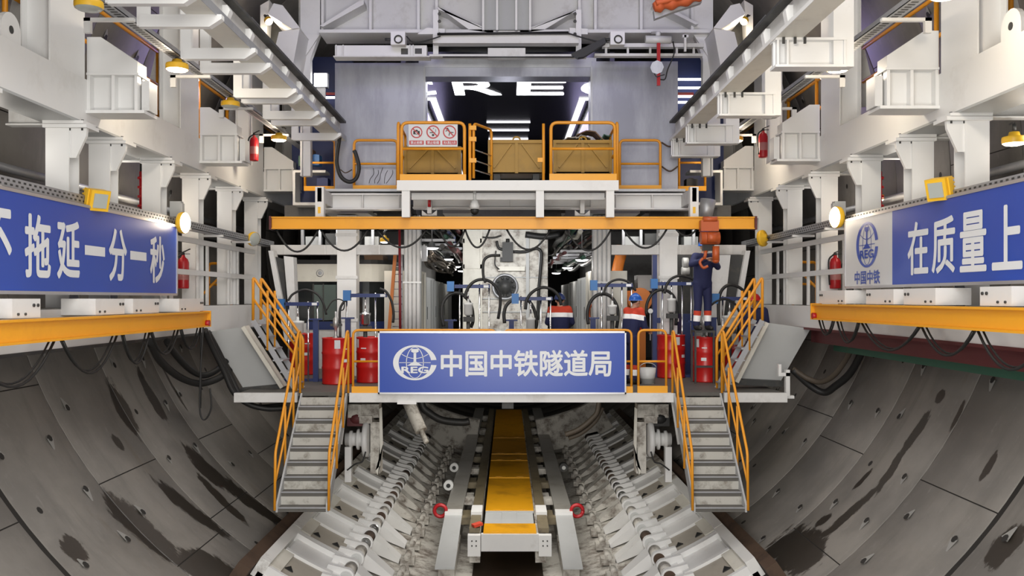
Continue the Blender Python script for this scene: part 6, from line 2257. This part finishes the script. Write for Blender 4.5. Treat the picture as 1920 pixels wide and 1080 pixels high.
m.cyl(W(820, 64, 17.8), W(1066, 61, 17.8), 0.025, n=8)
m.cyl(W(830, 107, 17.8), W(1080, 107, 17.8), 0.012, n=6)
m.tube(catmull([W(1064, 62, 17.8), W(1090, 70, 17.8), W(1120, 78, 17.8), W(1138, 78, 17.8)]), 0.015, 6)
m.tube(catmull([W(762, 68, 17.8), W(776, 80, 17.8), W(800, 76, 17.8), W(826, 68, 17.8)]), 0.012, 6)
solo('overhead_cable', m, black, 'thin black cable run along the bottom of the overhead truss', 'cable')
m = M()
m.prism([W(1072, 100, 17.6), W(1084, 108, 17.6), W(1095, 106, 17.6), W(1136, 80, 17.6), W(1134, 70, 17.6)], (0, 0.15, 0))
solo('cable_chain', m, black, 'black drag chain slanting under the truss right of centre', 'cable chain')
p = thing('white_sensor', 'white cylinder hanging under the truss above the red rod', 'sensor', W(1236, 74, 17.6))
m = M()
m.cyl(W(1210, 74, 17.6), W(1258, 75, 17.6), 0.075, n=14)
m.cyl(W(1234, 68, 17.6), W(1234, 60, 17.6), 0.05, n=8)
m.beam(W(1234, 61, 17.6), V((X_(1234, 17.6), 18.4, Z_(62, 18.4))), 0.05, 0.05)
obj('body', m, motorw, p)
m = M()
m.tube(catmull([W(1262, 78, 17.6), W(1264, 100, 17.6), W(1252, 130, 17.6), W(1247, 148, 17.6), W(1238, 149, 17.6)]), 0.014, 6)
obj('cable', m, black, p)
p = thing('red_rod', 'red square rod with a pale disc hanging in front of the right bulkhead panel', 'rod', W(1232, 163, 17.7))
m = M()
m.box(X_(1230, 17.7), X_(1236, 17.7), 17.57, 17.63, Z_(163, 17.7), Z_(78, 17.7))
obj('rod', m, firered, p)
m = M()
m.cyl(W(1232, 126, 17.57), W(1232, 126, 17.52), 0.13, n=8)
obj('disc', m, galvpan, p)
m = M()
m.tube(catmull([W(1227, 138, 17.5), W(1231, 144, 17.5), W(1238, 142, 17.5), W(1246, 140, 17.5)]), 0.01, 6)
obj('wire', m, black, p)
m = M()
m.box(X_(1283, 17.7), X_(1287, 17.7), 17.7, 17.75, Z_(96, 17.7), Z_(64, 17.7))
m.box(X_(1280, 17.7), X_(1291, 17.7), 17.7, 17.78, Z_(70, 17.7), Z_(65, 17.7))
solo('t_hanger', m, white, 'small white T-shaped hanger under the truss near its right end', 'hanger')
# end columns of the truss with knee gussets
for s in (-1, 1):
    g = lambda a: a if s < 0 else 1904 - a - 4
    p = thing('truss_column', 'white portal column carrying the %s end of the overhead truss' % SIDE[s], 'column', (X_(g(580), 18.7), 18.7, z_(2.0)))
    px_prism('shaft', [(g(563), -60), (g(600), -60), (g(600), 60), (g(582), 110), (g(582), 330), (g(563), 330)], 18.5, 0.18, white, p)
    px_prism('knee_gusset', [(g(570), 64), (g(600), 64), (g(572), 106)], 18.44, 0.05, white, p)
    px_prism('flange', [(g(563), 110), (g(566), 110), (g(566), 330), (g(563), 330)], 18.36, 0.13, white2, p)
    # angular opening frame lit from inside
    q = thing('knee_frame', 'bright angular white knee frame around a lamp at the upper %s' % SIDE[s], 'frame', (X_(g(535), 18), 18, z_(4.6)))
    px_prism('upper_plate', [(g(513), 6), (g(530), 10), (g(562), 52), (g(548), 54), (g(502), 26)], 17.6, 1.1, white, q)
    px_prism('lower_plate', [(g(548), 54), (g(562), 52), (g(549), 124), (g(515), 92), (g(523), 60)], 17.65, 0.9, white, q)
    px_prism('outer_plate', [(g(488), 10), (g(505), 0), (g(503), 22), (g(498), 95), (g(488), 80)], 18.4, 0.3, white2, q)
    px_prism('dark_recess', [(g(500), 30), (g(548), 54), (g(520), 92), (g(500), 80)], 18.8, 0.1, darkm, q)
    round_lamp(W(504 if s < 0 else 1395, 40, 18.1), (-s * 0.5, -0.5, -0.7), 'small lit lamp inside the %s knee frame' % SIDE[s], True, 22, 0.08, glow=lampc)
# bundle at the top edge
p = thing('tarpaulin_roll', 'orange cloth roll hanging from the truss at the top edge of the photo', 'roll', W(1265, 20, 16.6))
m = M()
m.tube(catmull([W(1226, 14, 16.6), W(1245, 8, 16.6), W(1270, 4, 16.6), W(1296, -4, 16.6), W(1315, -12, 16.6)]), [0.08 + 0.05 * math.sin(i * 0.5) ** 2 for i in range(25)], 10)
m.tube(catmull([W(1230, 6, 16.5), W(1255, 0, 16.5), W(1290, -8, 16.5)]), 0.05, 8)
obj('cloth', m, orangecl, p)
m = M()
m.prism([W(1226, 18, 16.65), W(1290, 6, 16.65), W(1316, -6, 16.65), W(1316, 4, 16.65), W(1262, 22, 16.65), W(1228, 35, 16.65)], (0, 0.15, 0))
obj('grey_sheet', m, greypl, p)
# ================================================================ people
def bake(m, vox, name, mt, par, smooth=4):
    o = obj(name, m, mt, par)
    a = o.modifiers.new('r', 'REMESH')
    a.mode = 'VOXEL'
    a.voxel_size = vox
    a.use_smooth_shade = True
    b = o.modifiers.new('s', 'SMOOTH')
    b.factor = 0.5
    b.iterations = smooth
    dg = bpy.context.evaluated_depsgraph_get()
    me = bpy.data.meshes.new_from_object(o.evaluated_get(dg))
    o.modifiers.clear()
    old = o.data
    o.data = me
    me.name = name
    for pl in me.polygons:
        pl.use_smooth = True
    if not me.materials:
        me.materials.append(mt)
    bpy.data.meshes.remove(old)
    return o
def person(lab, base, face, J, helmet, hand_l=None, hand_r=None, extra=None, hivis=True):
    """J: joints in a local frame (x to the figure's left, y backwards, z up); face: heading angle (0 looks at the camera)"""
    p = thing('person', lab, 'person', base)
    cs, sn = math.cos(face), math.sin(face)
    def T(q):
        return V(base) + V((q[0] * cs - q[1] * sn, q[0] * sn + q[1] * cs, q[2]))
    G = {k: T(v) for k, v in J.items()}
    hd = G['head']
    fw = V((sn * 1.0, -cs * 1.0, 0)) if 'look' not in J else (T(J['look']) - T((0, 0, 0))).normalized()
    sd = V((cs, sn, 0))
    # body: skin, one continuous surface
    m = M()
    m.ball(hd + V((0, 0, 0.02)), (0.078, 0.088, 0.105), 16, 12)
    m.ball(hd + fw * 0.035 + V((0, 0, -0.06)), (0.058, 0.06, 0.06), 12, 8)
    m.caps(hd + fw * 0.085 + V((0, 0, 0.015)), hd + fw * 0.108 + V((0, 0, -0.025)), 0.011, 0.018)      # nose
    m.ball(hd + fw * 0.082 + V((0, 0, -0.062)), (0.026, 0.026, 0.012), 8, 6)                              # mouth
    for a in (-1, 1):
        m.ball(hd + sd * (0.08 * a) + V((0, 0, -0.005)), (0.018, 0.026, 0.034), 8, 6)                     # ears
    m.caps(hd - V((0, 0, 0.07)) - fw * 0.01, G['neck'], 0.052, 0.06)
    m.caps(G['neck'], G['chest'], 0.07, 0.11)
    m.caps(G['chest'], G['pelvis'], 0.11, 0.11)
    for a in ('l', 'r'):
        m.caps(G['neck'] - V((0, 0, 0.04)), G['sh' + a], 0.055, 0.055)
        m.caps(G['sh' + a], G['el' + a], 0.05, 0.04)
        m.caps(G['el' + a], G['wr' + a], 0.04, 0.028)
        m.caps(G['pelvis'], G['hip' + a], 0.09, 0.08)
        m.caps(G['hip' + a], G['kn' + a], 0.08, 0.052)
        m.caps(G['kn' + a], G['an' + a], 0.052, 0.038)
        # hand: palm, four unequal bent fingers and a thumb on the side
        d = (G['wr' + a] - G['el' + a]).normalized()
        side = d.cross(V((0, 0, 1)))
        side = side.normalized() if side.length > 0.1 else sd.copy()
        curl = d.cross(side).normalized()
        w = G['wr' + a]
        for k in range(4):
            off = side * (-0.03 + 0.02 * k)
            root_ = w + d * 0.085 + off
            ln = (0.062, 0.072, 0.068, 0.052)[k]
            m.caps(w + d * 0.01 + off * 0.6, root_, 0.015, 0.012)
            mid = root_ + d * ln * 0.55 + curl * ln * 0.25
            m.caps(root_, mid, 0.0105, 0.0095)
            m.caps(mid, mid + d * ln * 0.25 + curl * ln * 0.45, 0.0095, 0.0085)
        t0 = w + d * 0.03 + side * -0.035
        t1 = t0 + d * 0.035 + side * -0.025 + curl * 0.01
        m.caps(w + d * 0.01, t0, 0.015, 0.014)
        m.caps(t0, t1, 0.013, 0.0105)
        m.caps(t1, t1 + d * 0.03 + curl * 0.012, 0.0105, 0.009)
    bake(m, 0.0085, 'body', skin, p, 2)
    # eyes and brows
    m = M()
    for a in (-1, 1):
        m.ball(hd + fw * 0.083 + sd * (0.03 * a) + V((0, 0, 0.015)), 0.0105, 8, 6)
    obj('eyes', m, black, p)
    # hair under the helmet
    m = M()
    m.ball(hd + V((0, 0, 0.04)) - fw * 0.014, (0.086, 0.093, 0.095), 14, 10)
    obj('hair', m, hair, p)
    # jacket
    m = M()
    m.caps(G['neck'] - V((0, 0, 0.03)), G['chest'], 0.085, 0.14)
    m.caps(G['chest'], G['pelvis'], 0.14, 0.14)
    m.caps(G['pelvis'], G['pelvis'] - V((0, 0, 0.08)), 0.14, 0.13)
    for a in (-1, 1):
        m.caps(G['chest'] + sd * 0.075 * a + V((0, 0, 0.05)), G['pelvis'] + sd * 0.065 * a + V((0, 0, 0.0)), 0.125, 0.12)
        m.caps(G['pelvis'] + sd * 0.07 * a, G['pelvis'] + sd * 0.08 * a - V((0, 0, 0.10)), 0.12, 0.115)
    for a in ('l', 'r'):
        m.caps(G['neck'] - V((0, 0, 0.05)), G['sh' + a], 0.07, 0.08)
        m.caps(G['sh' + a], G['el' + a], 0.078, 0.062)
        m.caps(G['el' + a], G['el' + a].lerp(G['wr' + a], 0.92), 0.062, 0.048)
    jk = bake(m, 0.016, 'jacket', navy, p, 5)
    jk.data.materials.append(redcloth)
    jk.data.materials.append(reflect)
    up_ = (G['neck'] - G['pelvis']).normalized()
    ln = (G['neck'] - G['pelvis']).length
    off = WL[p.name]
    def cut(bm, co, no):
        bmesh.ops.bisect_plane(bm, geom=bm.verts[:] + bm.edges[:] + bm.faces[:], plane_co=co - off, plane_no=no)
    bm = bmesh.new()
    bm.from_mesh(jk.data)
    c1 = G['pelvis'] + up_ * (ln * 0.76)
    c2 = G['pelvis'] + up_ * (ln * 0.57)
    cut(bm, c1, up_); cut(bm, c2, up_)
    arms = []
    for a in ('l', 'r'):
        d = (G['wr' + a] - G['el' + a]).normalized()
        e = G['el' + a].lerp(G['wr' + a], 0.72)
        arms.append((e, d))
    for f in bm.faces:
        if not hivis:
            break
        q = f.calc_center_median() + off
        h = (q - G['pelvis']).dot(up_)
        lat = (q - (G['pelvis'] + up_ * h))
        if lat.length < 0.27:
            if h > ln * 0.76:
                f.material_index = 1
            elif h > ln * 0.57:
                f.material_index = 2
        for e, d in arms:
            if (q - e).length < 0.10 and (q - e).dot(d) > 0:
                f.material_index = 1
    bm.to_mesh(jk.data)
    bm.free()
    # trousers
    m = M()
    m.caps(G['pelvis'] + sd * 0.05, G['pelvis'] - sd * 0.05, 0.125, 0.125)
    for a in ('l', 'r'):
        m.caps(G['pelvis'], G['hip' + a], 0.115, 0.11)
        m.caps(G['hip' + a], G['kn' + a], 0.105, 0.08)
        m.caps(G['kn' + a], G['an' + a] + V((0, 0, 0.02)), 0.08, 0.07)
    tr_ = bake(m, 0.016, 'trousers', navy, p, 5)
    tr_.data.materials.append(redcloth)
    tr_.data.materials.append(reflect)
    bm = bmesh.new()
    bm.from_mesh(tr_.data)
    for a in ('l', 'r'):
        d = (G['an' + a] - G['kn' + a]).normalized()
        for t in (0.30, 0.52, 0.80):
            cut(bm, G['kn' + a].lerp(G['an' + a], t), d)
    for f in bm.faces:
        q = f.calc_center_median() + off
        for a in ('l', 'r'):
            v_ = G['an' + a] - G['kn' + a]
            t = (q - G['kn' + a]).dot(v_) / v_.length_squared
            if (q - G['kn' + a].lerp(G['an' + a], t)).length < 0.12:
                if 0.52 < t < 0.80:
                    f.material_index = 2
                elif 0.30 < t <= 0.52:
                    f.material_index = 1
    bm.to_mesh(tr_.data)
    bm.free()
    # boots
    for a in ('l', 'r'):
        m = M()
        an = G['an' + a]
        tf = fw.copy()
        tf.z = 0
        tf.normalize()
        g = V((an.x, an.y, base[2]))
        m.caps(an + V((0, 0, 0.06)), g + V((0, 0, 0.06)), 0.06, 0.06)
        m.caps(g + V((0, 0, 0.05)), g + tf * 0.15 + V((0, 0, 0.04)), 0.05, 0.042)
        bake(m, 0.012, 'boot', boot, p, 3)
    # helmet
    m = M()
    vs, fs = [], []
    n, k = 20, 7
    hc = hd + V((0, 0, 0.035))
    for i in range(k + 1):
        t = PI / 2 * i / k
        for j in range(n):
            a = 2 * PI * j / n
            rr = math.sin(t) if i else 0.02
            vs.append(hc + sd * (0.115 * rr * math.cos(a)) + fw.cross(sd).cross(sd) * 0 + V((fw.x, fw.y, 0)).normalized() * (0.13 * rr * math.sin(a)) + V((0, 0, 0.125 * math.cos(t))))
    for i in range(k):
        for j in range(n):
            fs.append((i * n + j, (i + 1) * n + j, (i + 1) * n + (j + 1) % n, i * n + (j + 1) % n))
    b0 = len(vs)
    ff = V((fw.x, fw.y, 0)).normalized()
    for j in range(n):                                       # brim, longer at the front
        a = 2 * PI * j / n
        e = 0.015 + 0.045 * max(0, math.sin(a)) ** 2
        vs.append(hc + sd * ((0.115 + e) * math.cos(a)) + ff * ((0.13 + e) * math.sin(a)) - V((0, 0, 0.012)))
    for j in range(n):
        fs.append((k * n + j, b0 + j, b0 + (j + 1) % n, k * n + (j + 1) % n))
    m.add(vs, fs, True)
    he = obj('helmet', m, helmet, p)
    m = M()
    m.tube([hc + ff * (0.125 * math.cos(t)) + V((0, 0, 0.128 * math.sin(t))) for t in [PI * (0.1 + 0.8 * i / 10) for i in range(11)]], 0.008, 6)
    obj('ridge', m, helmet, he)
    return p
def stand(h=1.70, lean=0.0, **kw):
    k = h / 1.72
    J = dict(head=(0, -0.02 - lean, 1.58), neck=(0, -lean * 0.85, 1.44), chest=(0, -lean * 0.55, 1.24), pelvis=(0, 0, 0.95),
             shl=(0.18, -lean * 0.8, 1.40), shr=(-0.18, -lean * 0.8, 1.40), ell=(0.24, -lean * 0.6 + 0.02, 1.12), elr=(-0.24, -lean * 0.6 + 0.02, 1.12),
             wrl=(0.22, -0.12 - lean * 0.6, 0.90), wrr=(-0.22, -0.12 - lean * 0.6, 0.90), hipl=(0.095, 0, 0.90), hipr=(-0.095, 0, 0.90),
             knl=(0.105, -0.02, 0.49), knr=(-0.105, -0.02, 0.49), anl=(0.11, 0.01, 0.09), anr=(-0.11, 0.01, 0.09))
    J.update(kw)
    return {a: (b_[0] * k, b_[1] * k, b_[2] * k) for a, b_ in J.items()}
# worker seen from behind, beside the white machine
Y = 18.9
person('worker with dark cap and reflective jacket seen from behind near the white machine', (X_(1050, Y), Y, DZ), PI,
       stand(1.72, 0.05, wrl=(0.16, -0.30, 1.05), wrr=(-0.18, -0.26, 1.02), ell=(0.26, -0.08, 1.12), elr=(-0.26, -0.08, 1.12)), bluest)
# worker in blue helmet, back three-quarter view, leaning to the right
Y = 17.2
person('worker in blue helmet and navy jacket with red shoulders, turned to the right pumps', (X_(1181, Y), Y, DZ), math.radians(128),
       stand(1.70, 0.13, wrl=(0.10, -0.46, 1.06), ell=(0.22, -0.24, 1.10), wrr=(-0.10, -0.42, 1.02), elr=(-0.24, -0.16, 1.08)), bluehat)
# worker standing high, head hidden by the chain hoist, bending over the pump
Y = 17.5
zb = Z_(619, Y)
m = M()
m.box(X_(1299, Y), X_(1337, Y), Y - 0.2, Y + 0.2, zb - 0.04, zb)
for x in (X_(1300, Y), X_(1334, Y)):
    for yy in (Y - 0.18, Y + 0.16):
        m.box(x - 0.015, x + 0.02, yy - 0.015, yy + 0.02, DZ, zb - 0.04)
m.box(X_(1300, Y), X_(1336, Y), Y - 0.19, Y - 0.16, DZ + 0.3, DZ + 0.34)
solo('work_stool', m, darkm, 'dark step stand carrying the worker behind the chain hoist', 'stool')
person('worker standing high behind the chain hoist with reflective bands on the shins', (X_(1317, Y), Y, zb), math.radians(18),
       stand(1.74, 0.06, wrl=(0.04, -0.30, 1.30), ell=(0.25, -0.14, 1.20), wrr=(-0.10, -0.32, 1.34), elr=(-0.30, -0.12, 1.25), anl=(0.10, -0.02, 0.09), anr=(-0.13, 0.0, 0.09)), bluehat, hivis=False)
# worker in red helmet at the far right, half hidden
Y = 17.4
person('worker in red helmet half hidden behind the right ladder rails', (X_(1414, Y), Y, DZ), math.radians(-10), stand(1.70, 0.08), redhat, hivis=False)
